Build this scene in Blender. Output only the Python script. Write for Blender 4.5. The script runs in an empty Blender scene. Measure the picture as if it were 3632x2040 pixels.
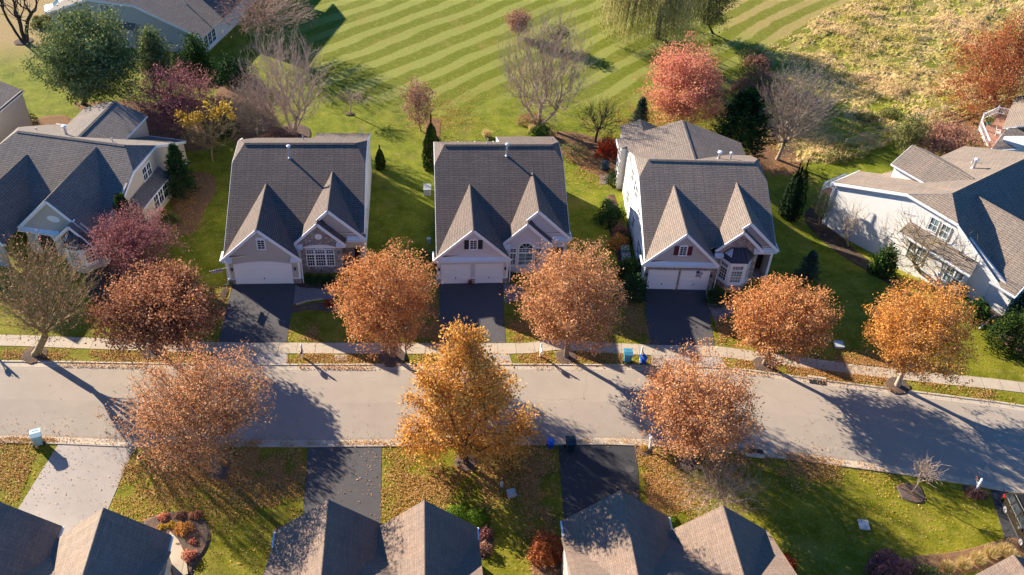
import bpy, math, random
import numpy as np
from mathutils import Vector, Matrix
PI=math.pi; R=math.radians
rng=np.random.default_rng(7); random.seed(7)
sc=bpy.context.scene; COL=sc.collection
# ------------------------------------------------------------------ camera (solved from the three repeated houses)
W_,H_=3632.,2040.; SD=W_/2576.
F_=3375.3; PITCH,YAW,ROLL=R(39.781),R(6.425),R(3.387); CAM=np.array([18.331,-68.026,56.465])
_cp,_sp=math.cos(PITCH),math.sin(PITCH)
FW=np.array([math.sin(YAW)*_cp,math.cos(YAW)*_cp,-_sp]); _r=np.array([math.cos(YAW),-math.sin(YAW),0]); _u=np.cross(_r,FW)
RT=math.cos(ROLL)*_r+math.sin(ROLL)*_u; UP=-math.sin(ROLL)*_r+math.cos(ROLL)*_u
cd=bpy.data.cameras.new('Camera'); cam=bpy.data.objects.new('Camera',cd); COL.objects.link(cam)
mt=Matrix.Identity(4)
for i in range(3):
    mt[i][0]=RT[i]; mt[i][1]=UP[i]; mt[i][2]=-FW[i]; mt[i][3]=CAM[i]
cam.matrix_world=mt; cd.sensor_width=36; cd.lens=F_/W_*36; cd.clip_start=1; cd.clip_end=3000
sc.camera=cam
def sm(t): t=min(1,max(0,t)); return t*t*(3-2*t)
def gz(x,y):
    return -2.4*sm((x-50)/9)*sm((y+6)/17)
def ray(px,py):
    x,y=px*SD,py*SD; return FW+RT*(x-W_/2)/F_-UP*(y-H_/2)/F_
def at(px,py,z=None):
    d=ray(px,py); zz=0 if z is None else z
    for _ in range(8):
        p=CAM+d*((zz-CAM[2])/d[2])
        if z is not None: return p
        zz=gz(p[0],p[1])
    return p
# ------------------------------------------------------------------ node helper
class N:
    def __init__(s,name,rough=.8,spec=.3):
        s.m=bpy.data.materials.new(name); s.m.use_nodes=True; s.t=s.m.node_tree; s.b=s.t.nodes['Principled BSDF']
        s.b.inputs['Roughness'].default_value=rough; s.b.inputs['Specular IOR Level'].default_value=spec
    def n(s,ty,props=None,**inp):
        nd=s.t.nodes.new(ty)
        for k,v in (props or {}).items(): setattr(nd,k,v)
        for k,v in inp.items():
            key=int(k[1:]) if k[0]=='i' and k[1:].isdigit() else k.replace('_',' ')
            s.put(nd.inputs[key],v)
        return nd
    def put(s,sock,v):
        if isinstance(v,bpy.types.NodeSocket): s.t.links.new(v,sock)
        elif isinstance(v,bpy.types.Node): s.t.links.new(v.outputs[0],sock)
        else:
            if isinstance(v,tuple) and len(v)==3 and sock.type=='RGBA': v=(*v,1)
            sock.default_value=v
    def math(s,op,a,b=0,c=0,clamp=False):
        nd=s.t.nodes.new('ShaderNodeMath'); nd.operation=op; nd.use_clamp=clamp
        s.put(nd.inputs[0],a); s.put(nd.inputs[1],b)
        if op in('MULTIPLY_ADD','SMOOTH_MIN','COMPARE','WRAP'): s.put(nd.inputs[2],c)
        return nd.outputs[0]
    def mix(s,f,a,b,bt='MIX'):
        nd=s.t.nodes.new('ShaderNodeMix'); nd.data_type='RGBA'; nd.blend_type=bt
        s.put(nd.inputs[0],f); s.put(nd.inputs[6],a); s.put(nd.inputs[7],b); return nd.outputs[2]
    def ramp(s,f,stops,interp='LINEAR'):
        nd=s.t.nodes.new('ShaderNodeValToRGB'); nd.color_ramp.interpolation=interp; s.put(nd.inputs[0],f); e=nd.color_ramp.elements
        while len(e)<len(stops): e.new(.5)
        for i,(p,c) in enumerate(stops): e[i].position=p; e[i].color=(*c,1) if len(c)==3 else c
        return nd.outputs[0]
    def noise(s,vec,scale,detail=3,rough=.55,dist=0):
        return s.n('ShaderNodeTexNoise',None,Vector=vec,Scale=scale,Detail=detail,Roughness=rough,Distortion=dist).outputs['Fac']
    def maprange(s,v,a,b,c=0,d=1): 
        nd=s.n('ShaderNodeMapRange',{'clamp':True}); s.put(nd.inputs[0],v)
        for i,q in zip((1,2,3,4),(a,b,c,d)): nd.inputs[i].default_value=q
        return nd.outputs[0]
    def pos(s): return s.n('ShaderNodeNewGeometry').outputs['Position']
    def uv(s): return s.n('ShaderNodeTexCoord').outputs['UV']
    def xyz(s,v): 
        nd=s.n('ShaderNodeSeparateXYZ'); s.put(nd.inputs[0],v); return nd.outputs
    def bump(s,h,st=.5,d=.02):
        nd=s.n('ShaderNodeBump'); nd.inputs['Strength'].default_value=st; nd.inputs['Distance'].default_value=d; s.put(nd.inputs['Height'],h)
        s.put(s.b.inputs['Normal'],nd.outputs[0]); return nd
    def col(s,c): s.put(s.b.inputs['Base Color'],c); return s
def plain(name,c,rough=.7,var=.12,scale=3.,metal=0,spec=.3):
    m=N(name,rough,spec); p=m.pos(); f=m.noise(p,scale,4)
    m.col(m.mix(f,tuple(x*(1-var) for x in c),tuple(min(1,x*(1+var)) for x in c))); m.b.inputs['Metallic'].default_value=metal
    return m.m
def shingle(name,c,row=.2,mo=.026):
    m=N(name,.9,.15); uv=m.uv()
    br=m.n('ShaderNodeTexBrick',{'offset':.5},Vector=uv,Scale=1.,Mortar_Size=mo,Mortar_Smooth=.2,Bias=0.,Brick_Width=.95,Row_Height=row)
    br.inputs['Color1'].default_value=(*c,1); br.inputs['Color2'].default_value=(*[x*.84 for x in c],1); br.inputs['Mortar'].default_value=(*[x*.38 for x in c],1)
    p=m.pos(); f=m.noise(uv,.45,4); f2=m.noise(p,9,2); u=m.xyz(uv)
    st=m.noise(m.n('ShaderNodeCombineXYZ',None,X=m.math('MULTIPLY',u[0],2.2),Y=m.math('MULTIPLY',u[1],.12)).outputs[0],1,4)
    c1=m.mix(m.maprange(f,.35,.7),br.outputs[0],m.mix(1,br.outputs[0],(1.18,1.1,1.05),'MULTIPLY'))
    c2=m.mix(m.maprange(f2,.3,.7,0,.75),c1,m.mix(1,c1,(.6,.58,.62),'MULTIPLY'))
    c3=m.mix(m.maprange(st,.45,.7,0,.7),c2,m.mix(1,c2,(1.25,1.2,1.15),'MULTIPLY'))
    m.col(c3)
    rw=m.math('FRACT',m.math('DIVIDE',u[1],row)); m.bump(m.math('ADD',m.math('MULTIPLY',rw,-1),m.math('MULTIPLY',f2,.8)),.8,.03)
    return m.m
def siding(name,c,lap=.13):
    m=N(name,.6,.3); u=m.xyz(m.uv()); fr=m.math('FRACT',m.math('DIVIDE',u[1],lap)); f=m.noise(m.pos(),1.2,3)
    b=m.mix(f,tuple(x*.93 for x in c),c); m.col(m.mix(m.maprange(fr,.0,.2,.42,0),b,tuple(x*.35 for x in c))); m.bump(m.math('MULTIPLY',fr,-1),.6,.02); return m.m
def stone(name):
    m=N(name,.85,.2); uv=m.uv(); mp=m.n('ShaderNodeMapping'); m.put(mp.inputs[0],uv); mp.inputs['Scale'].default_value=(1,1.5,1)
    v=m.n('ShaderNodeTexVoronoi',{'feature':'DISTANCE_TO_EDGE'},Vector=mp,Scale=3.4,Randomness=.85); v2=m.n('ShaderNodeTexVoronoi',None,Vector=mp,Scale=3.4,Randomness=.85)
    c=m.ramp(m.n('ShaderNodeSeparateColor',None,Color=v2.outputs['Color']).outputs[0],[(0,(.30,.24,.22)),(.3,(.42,.37,.34)),(.55,(.34,.25,.22)),(.8,(.5,.46,.42)),(1,(.26,.25,.27))])
    e=m.maprange(v.outputs[0],.02,.09); m.col(m.mix(e,(.13,.12,.12),c)); m.bump(e,.6,.03); return m.m
def leafmat(name,stops,tr=.42):
    m=N(name,.8,.08); a=m.n('ShaderNodeAttribute',{'attribute_name':'rnd'}); c=m.ramp(a.outputs['Fac'],stops); m.col(c)
    t=m.n('ShaderNodeBsdfTranslucent',None,Color=c); mx=m.n('ShaderNodeMixShader'); mx.inputs[0].default_value=tr
    m.t.links.new(m.b.outputs[0],mx.inputs[1]); m.t.links.new(t.outputs[0],mx.inputs[2]); m.t.links.new(mx.outputs[0],m.t.nodes['Material Output'].inputs[0]); return m.m
MT={}
MT['shA']=shingle('shingle_dark',(.165,.138,.122)); MT['shC']=shingle('shingle_grey',(.235,.20,.17)); MT['shD']=shingle('shingle_rose',(.24,.185,.145),.15,.008); MT['shN']=shingle('shingle_tan_near',(.28,.23,.18),.15,.008); MT['shE']=shingle('shingle_slate',(.22,.20,.18)); MT['shF']=shingle('shingle_tan',(.27,.23,.19))
MT['white']=plain('white_trim',(.80,.80,.80),.5,.04); MT['gutter']=plain('white_gutter_metal',(.7,.72,.74),.35,.04)
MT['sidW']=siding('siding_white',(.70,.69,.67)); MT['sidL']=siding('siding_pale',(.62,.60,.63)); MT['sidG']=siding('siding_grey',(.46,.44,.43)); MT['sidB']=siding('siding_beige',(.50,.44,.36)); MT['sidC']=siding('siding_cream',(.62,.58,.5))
MT['stuc']=plain('stucco_taupe',(.47,.43,.38),.9,.06,5); MT['stucT']=plain('stucco_tan',(.52,.44,.34),.9,.06,5); MT['stucW']=plain('stucco_white',(.66,.63,.58),.9,.05,4); MT['stucS']=plain('stucco_shade_grey',(.42,.42,.42),.9,.06,5)  # last stucco: shade on a pale wall put into its grey base
MT['stone']=stone('field_stone')
MT['pent']=plain('sky_tinted_metal',(.78,.86,.88),.45,.08,2,.1); MT['bay']=plain('dark_bay_metal',(.07,.06,.075),.45,.15,2,.3)  # pent: reflected sky painted into the pale blue base colour
MT['door']=plain('garage_door_white',(.82,.82,.83),.45,.03); MT['redd']=plain('front_door_dark',(.035,.018,.02),.5)
MT['shut']=plain('shutter_black',(.03,.03,.045),.6); MT['shutr']=plain('shutter_maroon',(.10,.018,.028),.6)
MT['black']=plain('black_plastic',(.02,.02,.022),.5); MT['rub']=plain('rubber',(.015,.015,.016),.8); MT['gm']=plain('green_black_metal',(.02,.03,.03),.4)
MT['steel']=plain('galvanised',(.55,.56,.58),.35,.1,4,.6)
def glass(name,c):
    m=N(name,.08,.6); m.col(m.mix(m.maprange(m.noise(m.pos(),1.5,3),.4,.65),c,tuple(x*2.2+.01 for x in c))); return m.m
MT['glass']=glass('window_glass',(.012,.016,.02)); MT['glassc']=glass('curtained_glass',(.10,.14,.15)); MT['lampg']=plain('lamp_glass',(.5,.5,.45),.2)
MT['wood']=plain('weathered_wood',(.30,.24,.17),.85,.25,6); MT['deck']=plain('deck_boards',(.33,.17,.12),.8,.25,5)
MT['conc']=None
# ------------------------------------------------------------------ mesh builder
class MB:
    def __init__(s): s.v=[]; s.f=[]; s.m=[]; s.mats=[]
    def mi(s,k):
        if k not in s.mats: s.mats.append(k)
        return s.mats.index(k)
    def face(s,pts,mat):
        b=len(s.v); s.v+= [tuple(map(float,p)) for p in pts]; s.f.append(tuple(range(b,b+len(pts)))); s.m.append(s.mi(mat)); return s
    def slab(s,pts,t,top,side,n=None):
        P=[Vector(p) for p in pts]
        if n is None:
            n=Vector((0,0,0))
            for i in range(len(P)): n+=P[i].cross(P[(i+1)%len(P)])
            n.normalize()
            if n.z<0: n=-n; P=P[::-1]
        else:
            n=Vector(n).normalized(); q=Vector((0,0,0))
            for i in range(len(P)): q+=P[i].cross(P[(i+1)%len(P)])
            if q.dot(n)<0: P=P[::-1]
        Q=[p-n*t for p in P]; s.face(P,top); s.face(Q[::-1],side)
        for i in range(len(P)):
            j=(i+1)%len(P); s.face([P[j],P[i],Q[i],Q[j]],side)
        return s
    def fbox(s,o,u,v,n,a,b,c,mat):
        o,u,v,n=map(Vector,(o,u,v,n)); k=[o+u*x+v*y+n*z for x in a for y in b for z in c]
        for q in ((0,1,3,2),(4,6,7,5),(0,4,5,1),(2,3,7,6),(0,2,6,4),(1,5,7,3)): s.face([k[i] for i in q],mat)
        return s
    def box(s,x,y,z,mat): return s.fbox((0,0,0),(1,0,0),(0,1,0),(0,0,1),x,y,z,mat)
    def beam(s,p,q,w,h,mat,up=(0,0,1)):
        p,q=Vector(p),Vector(q); d=q-p; L=d.length; d.normalize(); up=Vector(up); sd=d.cross(up)
        if sd.length<1e-4: sd=d.cross(Vector((1,0,0)))
        sd.normalize(); up=sd.cross(d)
        return s.fbox(p,d,sd,up,(0,L),(-w/2,w/2),(-h/2,h/2),mat)
    def tube(s,pts,rs,mat,n=8,cap=True):
        P=[Vector(p) for p in pts]
        if not hasattr(rs,'__len__'): rs=[rs]*len(P)
        rings=[]; 
        for i,p in enumerate(P):
            d=(P[min(i+1,len(P)-1)]-P[max(i-1,0)]).normalized(); a=d.orthogonal().normalized()
            if abs(d.z)>.99: a=Vector((1,0,0))
            b=d.cross(a); rings.append([p+(a*math.cos(2*PI*k/n)+b*math.sin(2*PI*k/n))*rs[i] for k in range(n)])
        for i in range(len(P)-1):
            for k in range(n): s.face([rings[i][k],rings[i][(k+1)%n],rings[i+1][(k+1)%n],rings[i+1][k]],mat)
        if cap: s.face(rings[0][::-1],mat); s.face(rings[-1],mat)
        return s
    def lathe(s,c,prof,mat,n=12):
        c=Vector(c); r=[[c+Vector((q*math.cos(2*PI*k/n),q*math.sin(2*PI*k/n),z)) for k in range(n)] for q,z in prof]
        for i in range(len(r)-1):
            for k in range(n): s.face([r[i][k],r[i][(k+1)%n],r[i+1][(k+1)%n],r[i+1][k]],mat)
        s.face(r[0][::-1],mat); s.face(r[-1],mat); return s
    def build(s,name,parent=None,smooth=False):
        me=bpy.data.meshes.new(name); me.from_pydata(s.v,[],s.f)
        for k in s.mats: me.materials.append(MT[k] if isinstance(k,str) else k)
        me.polygons.foreach_set('material_index',s.m)
        uv=me.uv_layers.new(name='UVMap'); Z=Vector((0,0,1))
        co=np.array(s.v); data=np.zeros((len(me.loops),2)); li=0
        for f in s.f:
            P=co[list(f)]; n=np.zeros(3); Pn=np.roll(P,-1,0); n=np.cross(P,Pn).sum(0); L=np.linalg.norm(n)
            n=n/L if L>0 else np.array([0,0,1.])
            if abs(n[2])>.98: u=np.array([1.,0,0]); v=np.array([0,1.,0])
            else:
                u=np.array([-n[1],n[0],0]); u/=np.linalg.norm(u); v=np.cross(n,u)
            k=len(f); data[li:li+k,0]=P@u; data[li:li+k,1]=P@v; li+=k
        uv.data.foreach_set('uv',data.ravel())
        if smooth: me.polygons.foreach_set('use_smooth',[True]*len(me.polygons))
        me.update(); o=bpy.data.objects.new(name,me); COL.objects.link(o)
        if parent: o.parent=parent
        return o
def tag(o,label=None,cat=None,group=None,kind=None):
    for k,v in (('label',label),('category',cat),('group',group),('kind',kind)):
        if v: o[k]=v
    return o
def thing(name,label,cat,loc=(0,0,0),rz=0,group=None):
    o=bpy.data.objects.new(name,None); COL.objects.link(o); o.location=[float(x) for x in loc]; o.rotation_euler=(0,0,rz); o.empty_display_size=.3
    return tag(o,label,cat,group)
def copytree(o,parent=None):
    c=o.copy(); COL.objects.link(c); c.parent=parent
    for ch in o.children: copytree(ch,c)
    return c
# ------------------------------------------------------------------ windows and doors
Zv=Vector((0,0,1))
def window(P,o,u,n,w,h,cols=2,rows=3,glass='glass',fr=.1,arch=0,head=0,sash=True,mw=.035,name='window'):
    o,u,n=Vector(o),Vector(u).normalized(),Vector(n).normalized(); f=MB()
    f.fbox(o,u,Zv,n,(-fr,0),(-fr,h+(0 if arch else fr)),(0,.07),'white'); f.fbox(o,u,Zv,n,(w,w+fr),(-fr,h+(0 if arch else fr)),(0,.07),'white')
    f.fbox(o,u,Zv,n,(0,w),(-fr,0),(0,.085),'white')
    if not arch: f.fbox(o,u,Zv,n,(0,w),(h,h+fr+head),(0,.075),'white')
    for i in range(1,cols): f.fbox(o,u,Zv,n,(w*i/cols-mw/2,w*i/cols+mw/2),(0,h),(.022,.045),'white')
    for j in range(1,rows):
        t=mw*(2 if sash and j==rows//2 else 1); f.fbox(o,u,Zv,n,(0,w),(h*j/rows-t/2,h*j/rows+t/2),(.024,.048),'white')
    g=MB(); g.fbox(o,u,Zv,n,(0,w),(0,h),(-.01,.02),glass)
    if arch:
        K=12; pts=[(w/2-w/2*math.cos(PI*k/K),h+arch*math.sin(PI*k/K)) for k in range(K+1)]
        g.face([o+u*x+Zv*z+n*.021 for x,z in pts],glass)
        for k in range(K):
            a,b=pts[k],pts[k+1]; c=(w/2,h)
            def ex(p,s): return (c[0]+(p[0]-c[0])*s,c[1]+(p[1]-c[1])*s)
            s=1+2*fr/w; a2,b2=ex(a,s),ex(b,s); q=[o+u*x+Zv*z for x,z in (a,b,b2,a2)]
            f.slab([p+n*.07 for p in q],.07,'white','white',n=n)
        for k in (3,6,9):
            a=pts[k]; f.beam(o+u*w/2+Zv*h+n*.035,o+u*a[0]+Zv*a[1]+n*.035,mw,mw,'white',up=n)
        f.fbox(o,u,Zv,n,(0,w),(h-mw,h+mw),(.024,.05),'white')
    wf=f.build(name,P); g.build('pane',wf); return wf
def shutters(P,o,u,n,w,h,mat,sw=.42,gap=.12):
    o,u,n=Vector(o),Vector(u),Vector(n)
    for a in (-gap-sw,w+gap):
        m=MB(); m.fbox(o,u,Zv,n,(a,a+sw),(-.03,h+.03),(0,.05),mat)
        for k in range(9): m.fbox(o,u,Zv,n,(a+.05,a+sw-.05),(.03+k*h/9,.03+k*h/9+.05),(.05,.062),mat)
        m.build('shutter',P)
def garage_door(P,o,u,n,w,h,arch=False):
    o,u,n=Vector(o),Vector(u),Vector(n); m=MB()
    for j in range(4):
        z0,z1=j*h/4,(j+1)*h/4-.02; m.fbox(o,u,Zv,n,(0,w),(z0,z1),(-.02,.02),'door')
        k=max(4,round(w/.62))
        for i in range(k): m.fbox(o,u,Zv,n,(i*w/k+.07,(i+1)*w/k-.07),(z0+.08,z1-.08),(.02,.034),'door')
    d=m.build('garage_door',P)
    h_=MB(); h_.fbox(o,u,Zv,n,(w/2-.04,w/2+.04),(h*.27,h*.27+.16),(.035,.07),'black'); h_.build('handle',d)
    t=MB(); t.fbox(o,u,Zv,n,(-.16,0),(0,h+.16),(0,.06),'white'); t.fbox(o,u,Zv,n,(w,w+.16),(0,h+.16),(0,.06),'white')
    if arch:
        K=8
        for i in range(K):
            x0,x1=-.16+(w+.32)*i/K,-.16+(w+.32)*(i+1)/K; a0,a1=[h+.16+.32*math.sin(PI*(x+.16)/(w+.32)) for x in (x0,x1)]
            t.slab([o+u*x0+Zv*h+n*.061,o+u*x1+Zv*h+n*.061,o+u*x1+Zv*a1+n*.061,o+u*x0+Zv*a0+n*.061],.06,'white','white',n=n)
    else: t.fbox(o,u,Zv,n,(0,w),(h,h+.16),(0,.06),'white')
    t.build('door_frame',P)
def sconce(P,o,n):
    o,n=Vector(o),Vector(n); m=MB(); m.fbox(o,n.cross(Zv),Zv,n,(-.06,.06),(-.1,.1),(0,.03),'black'); m.lathe(o+n*.14+Zv*(-.05),[(.03,-.1),(.08,0),(.1,.18),(.02,.3)],'black',6); m.build('wall_lantern',P)
def pipe(roof,p,h,r=.09,cap=True,mat='steel'):
    m=MB(); p=Vector(p); m.tube([p-Zv*.25,p+Zv*h],r,mat,10)
    if cap: m.lathe(p+Zv*h,[(r*1.1,-.02),(r*1.9,0),(r*1.9,.1),(r*.6,.16)],'gutter',10)
    m.lathe(p,[(r*2.2,-.2),(r*1.8,.02),(r*1.05,.1)],mat,10); return m.build('vent_pipe',roof)
def ridgecap(roof,segs,mat):
    for p,q,na,nb in segs:
        m=MB(); p,q=Vector(p),Vector(q); d=(q-p).normalized()
        for nn in (na,nb):
            nn=Vector(nn).normalized(); sd=d.cross(nn); 
            if sd.z>0: sd=-sd
            m.slab([p+nn*.03,q+nn*.03,q+nn*.03+sd*.2,p+nn*.03+sd*.2],.025,mat,mat)
        m.build('ridge_cap',roof)
def nrm(s,ax): return Vector((s*ax[0],s*ax[1],1)).normalized()
# ------------------------------------------------------------------ houses
X1,Y1=(1,0,0),(0,1,0)
def gable(mb,tr,xc,zc,xl,xr,zl,zr,y0,a,m,mat,back=None,fascia=True,edge='white'):
    """two slopes of a front gable running back until they meet the main plane z=a+m*y"""
    yb=(zc-a)/m if back is None else back
    for xe,ze in ((xl,zl),(xr,zr)):
        ye=(ze-a)/m if back is None else back
        pts=[(xc,y0,zc),(xc,yb,zc)]+([(xe,ye,ze)] if ye>y0+.02 else [])+[(xe,y0,ze)]
        mb.slab(pts,.14,mat,edge)
        if fascia:
            tr.beam((xc,y0+.02,zc-.14),(xe,y0+.02,ze-.14),.06,.26,'white')
            tr.beam((xc,y0+.3,zc-.3),(xe,y0+.3,ze-.3),.05,.2,'white')
    return yb
def gwall(mb,xl,xr,xc,zc,ze,y,t,mat,z0=-.2,zl=None):
    s=[(xl,y,z0),(xr,y,z0),(xr,y,ze),(xc,y,zc),(xl,y,ze if zl is None else zl)]
    mb.slab(s,t,mat,mat,n=(0,-1,0))
def build_h(name,label,loc,rz,d,st):
    T=thing('house',label,'house',loc,rz)
    g=lambda k:d[k]
    a,m=d['a'],d['m']; zm=lambda y:a+m*y
    x0,x1=d['xK'],d['xL']; yI,yK=d['yI'],d['yK']; zI,zK=zm(yI),zm(yK); yK2=2*yI-yK; zr=lambda y:zI-m*(y-yI)
    sh=st['sh']; rf=MB(); tr=MB()
    xc=(d['xB']+d['xC'])/2; sC=(d['zD']-d['zB'])/(d['xC']-xc)
    yG=d['yG']
    # main planes
    rf.slab([(x0,.15,zm(.15)),(d['xC']-.7,.7,zm(.7)),(d['xC']-.65,1.6,zm(1.6)),(d['xN']+.9,yG+.35,zm(yG+.35)),(x1,yG+.3,zm(yG+.3)),(x1,yK,zK),(d['xJ'],yI,zI),(d['xI'],yI,zI),(x0,yK,zK)],.13,sh,'white')
    rf.slab([(x0,yK,zK),(d['xI'],yI,zI),(x0,yK2,zK)],.13,sh,'white'); rf.slab([(x1,yK,zK),(x1,yK2,zK),(d['xJ'],yI,zI)],.13,sh,'white')
    ra,rx,rb=d['rear']  # left rear eave y, split x, right rear eave y
    xe_=x1+(.1)
    rf.slab([(x0,yK2,zK),(d['xI'],yI,zI),(d['xJ'],yI,zI),(x1,yK2,zK),(x1,rb,zr(rb)),(rx,rb,zr(rb)),(rx,ra,zr(ra)),(x0+ (1.3 if st.get('notch') else 0),ra,zr(ra)),(x0,min(ra,yK2+.3),zr(min(ra,yK2+.3)))],.13,sh,'white')
    # gables
    y1=gable(rf,tr,xc,d['zD'],d['xB'],d['xC'],d['zB'],d['zB'],0,a,m,sh)
    xF=(d['xN']+d['xO'])/2; sG=(d['zG']-d['zM'])/(d['xM']-d['xG']); zFl=d['zG']-sG*(d['xG']-xF); zF=zFl
    yH=(d['zG']-a)/m
    zNl=zF-sG*(xF-d['xN'])
    # second gable, left slope shared by the inner and the outer gable
    vy=(zNl+.1-a)/m
    rf.slab([(d['xN'],d['yN'],zNl),(xF,d['yN'],zF),(xF,yG,zF),(d['xG'],yG,d['zG']),(d['xG'],yH,d['zG']),(d['xN']+.12,max(vy,d['yN']+.1),zNl+.12)],.14,sh,'white')
    ye=(d['zM']-a)/m
    rf.slab([(d['xG'],yG,d['zG']),(d['xG'],yH,d['zG']),(d['xM'],max(ye,yG+.6),d['zM']),(d['xM'],yG,d['zM'])],.14,sh,'white')
    rf.slab([(xF,d['yN'],zF),(xF,yG+.4,zF),(d['xO'],yG+.4,zF-sG*(d['xO']-xF)),(d['xO'],d['yN'],zF-sG*(d['xO']-xF))],.14,sh,'white')
    for p,q in (((d['xN'],d['yN'],zNl),(xF,d['yN'],zF)),((d['xO'],d['yN'],zF-sG*(d['xO']-xF)),(xF,d['yN'],zF)),((xF,yG,zF),(d['xG'],yG,d['zG'])),((d['xM'],yG,d['zM']),(d['xG'],yG,d['zG']))):
        for dy,dz,w,hh in ((.02,-.14,.06,.26),(.28,-.3,.05,.2)): tr.beam(Vector(p)+Vector((0,dy,dz)),Vector(q)+Vector((0,dy,dz)),w,hh,'white')
    # rake boards of the sides
    for xx in (x0,x1):
        tr.beam((xx,.15 if xx==x0 else yG+.4,zm(.15 if xx==x0 else yG+.4)-.16),(xx,yK,zK-.16),.07,.24,'white'); tr.beam((xx,yK,zK-.15),(xx,yK2,zK-.15),.09,.18,'gutter')
        e=ra if xx==x0 else rb
        tr.beam((xx,yK2,zK-.16),(xx,e,zr(e)-.16),.07,.24,'white')
    R_=rf.build('roof',T); tr.build('trim',T)
    ridgecap(R_,[((d['xI'],yI,zI),(d['xJ'],yI,zI),(0,-m,1),(0,m,1)),((xc,0,d['zD']),(xc,y1,d['zD']),(-sC,0,1),(sC,0,1)),((d['xG'],yG,d['zG']),(d['xG'],yH,d['zG']),(-sG,0,1),(sG,0,1)),((xF,d['yN'],zF),(xF,yG,zF),(-sG,0,1),(sG,0,1))],sh)
    for q in st['pipes']: pipe(R_,*q)
    # gutters at the garage eaves
    gu=MB(); gu.beam((d['xB']-.06,-.02,d['zB']-.1),(d['xB']-.06,1.4,d['zB']-.1),.14,.12,'gutter'); gu.beam((x0-.02,.1,3.1),(x0+.0,.1,zm(.1)),.05,.1,'gutter')
    gu.build('gutter',T); gu=MB(); gu.beam((d['xM']+.06,yG-.02,d['zM']-.1),(d['xM']+.06,yG+1.2,d['zM']-.1),.14,.12,'gutter'); gu.build('gutter',T)
    gu=MB(); gu.tube([(d['xB']+.35,.28,2.75),(d['xB']+.2,.28,.1),(d['xB']-.1,.2,.06)],.05,'gutter',6); gu.build('downspout',T); gu=MB(); gu.tube([(6.82,.28,2.75),(6.82,.28,.1)],.05,'gutter',6); gu.build('downspout',T)
    # walls
    w=MB(); zwx=lambda x,s,xc_,zc_:zc_-s*abs(x-xc_)
    xl,xr=x0+.1,x1-.1; yf=.36
    w2l=lambda y:zm(y)-.15 if y<yK else (zK-.15 if y<yK2 else zr(y)-.15)
    rr=[.36,yK,yK2]
    P=[(xl,yf,-.2),(xl,ra-.3,-.2),(xl,ra-.3,w2l(ra-.3)),(xl,yK2,zK-.15),(xl,yK,zK-.15),(xl,yf,zm(yf)-.15)]
    w.slab(P,.2,st['side'],st['side'],n=(-1,0,0))
    P=[(xr,yG+.4,-.2),(xr,rb-.3,-.2),(xr,rb-.3,w2l(rb-.3)),(xr,yK2,zK-.15),(xr,yK,zK-.15),(xr,yG+.4,zm(yG+.4)-.15)]
    w.slab(P,.2,st['side'],st['side'],n=(1,0,0))
    w.slab([(xl+.05,ra-.3,-.2),(rx,ra-.3,-.2),(rx,ra-.3,zr(ra-.3)-.15),(xl+.05,ra-.3,zr(ra-.3)-.15)],.2,st['side'],st['side'],n=(0,1,0))
    w.slab([(rx,rb-.3,-.2),(xr-.05,rb-.3,-.2),(xr-.05,rb-.3,zr(rb-.3)-.15),(rx,rb-.3,zr(rb-.3)-.15)],.2,st['side'],st['side'],n=(0,1,0))
    w.slab([(rx,ra-.3,-.2),(rx,rb-.3,-.2),(rx,rb-.3,zr(rb-.3)-.15),(rx,ra-.3,zr(ra-.3)-.1)],.2,st['side'],st['side'],n=(-1,0,0))
    w.slab([(6.62,yf+.02,-.2),(6.62,d['yN']+2.2,-.2),(6.62,d['yN']+2.2,3.2),(6.62,yf+.02,2.95)],.2,st['side'],st['side'],n=(1,0,0))
    w.build('side_wall',T)
    fw=MB(); gl,gr=x0+.1,6.66
    gwall(fw,gl+.05,gr,xc,d['zD']-.2,zwx(gl+.05,sC,xc,d['zD'])-.2,yf-.01,.2,st['gable'],z0=2.75); fw.build('gable_wall',T)
    fw=MB(); fw.slab([(gl,yf,-.2),(gr,yf,-.2),(gr,yf,2.8),(gl,yf,2.8)],.2,st['front'],st['front'],n=(0,-1,0)); fw.build('garage_wall',T)
    # inner gable wall and porch wall
    yw=d['yN']+.34; fw=MB(); il,ir=d['xN']+.35,d['xO']-.35
    if il<6.64: il=6.64
    zil=zF-sG*(xF-il)-.2; zir=zF-sG*(ir-xF)-.2
    fw.slab([(il,yw,-.2),(ir,yw,-.2),(ir,yw,zir),(xF,yw,zF-.2),(il,yw,zil)],.2,st['inner'],st['inner'],n=(0,-1,0)); fw.build('front_wall',T)
    yp=yG+.36; fw=MB(); fw.slab([(xF+.3,yp,zF-.1),(ir,yp,3.45),(xr,yp,3.45),(xr,yp,3.55),(d['xG'],yp,d['zG']-.2),(xF+.3,yp,zF+.1)],.2,st['gable2'],st['gable2'],n=(0,-1,0))
    fw.build('upper_gable_wall',T)
    fw=MB(); fw.slab([(ir,yw+.02,-.2),(ir,yp+1.8,-.2),(ir,yp+1.8,3.4),(ir,yw+.02,3.0)],.2,st['inner'],st['inner'],n=(1,0,0)); fw.slab([(ir,yp+1.7,-.2),(xr,yp+1.7,-.2),(xr,yp+1.7,3.5),(ir,yp+1.7,3.5)],.15,st['gable2'],st['gable2'],n=(0,-1,0))
    if not st.get('open'):
        fw.slab([(ir+.02,yp-.02,2.5),(xr,yp-.02,2.5),(xr,yp-.02,3.5),(ir+.02,yp-.02,3.5)],.22,st['porch'],st['porch'],n=(0,-1,0)); fw.box((xr-.32,xr),(yp-.02,yp+.2),(-.2,2.5),st['porch'])
    fw.build('porch_wall',T)
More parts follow.
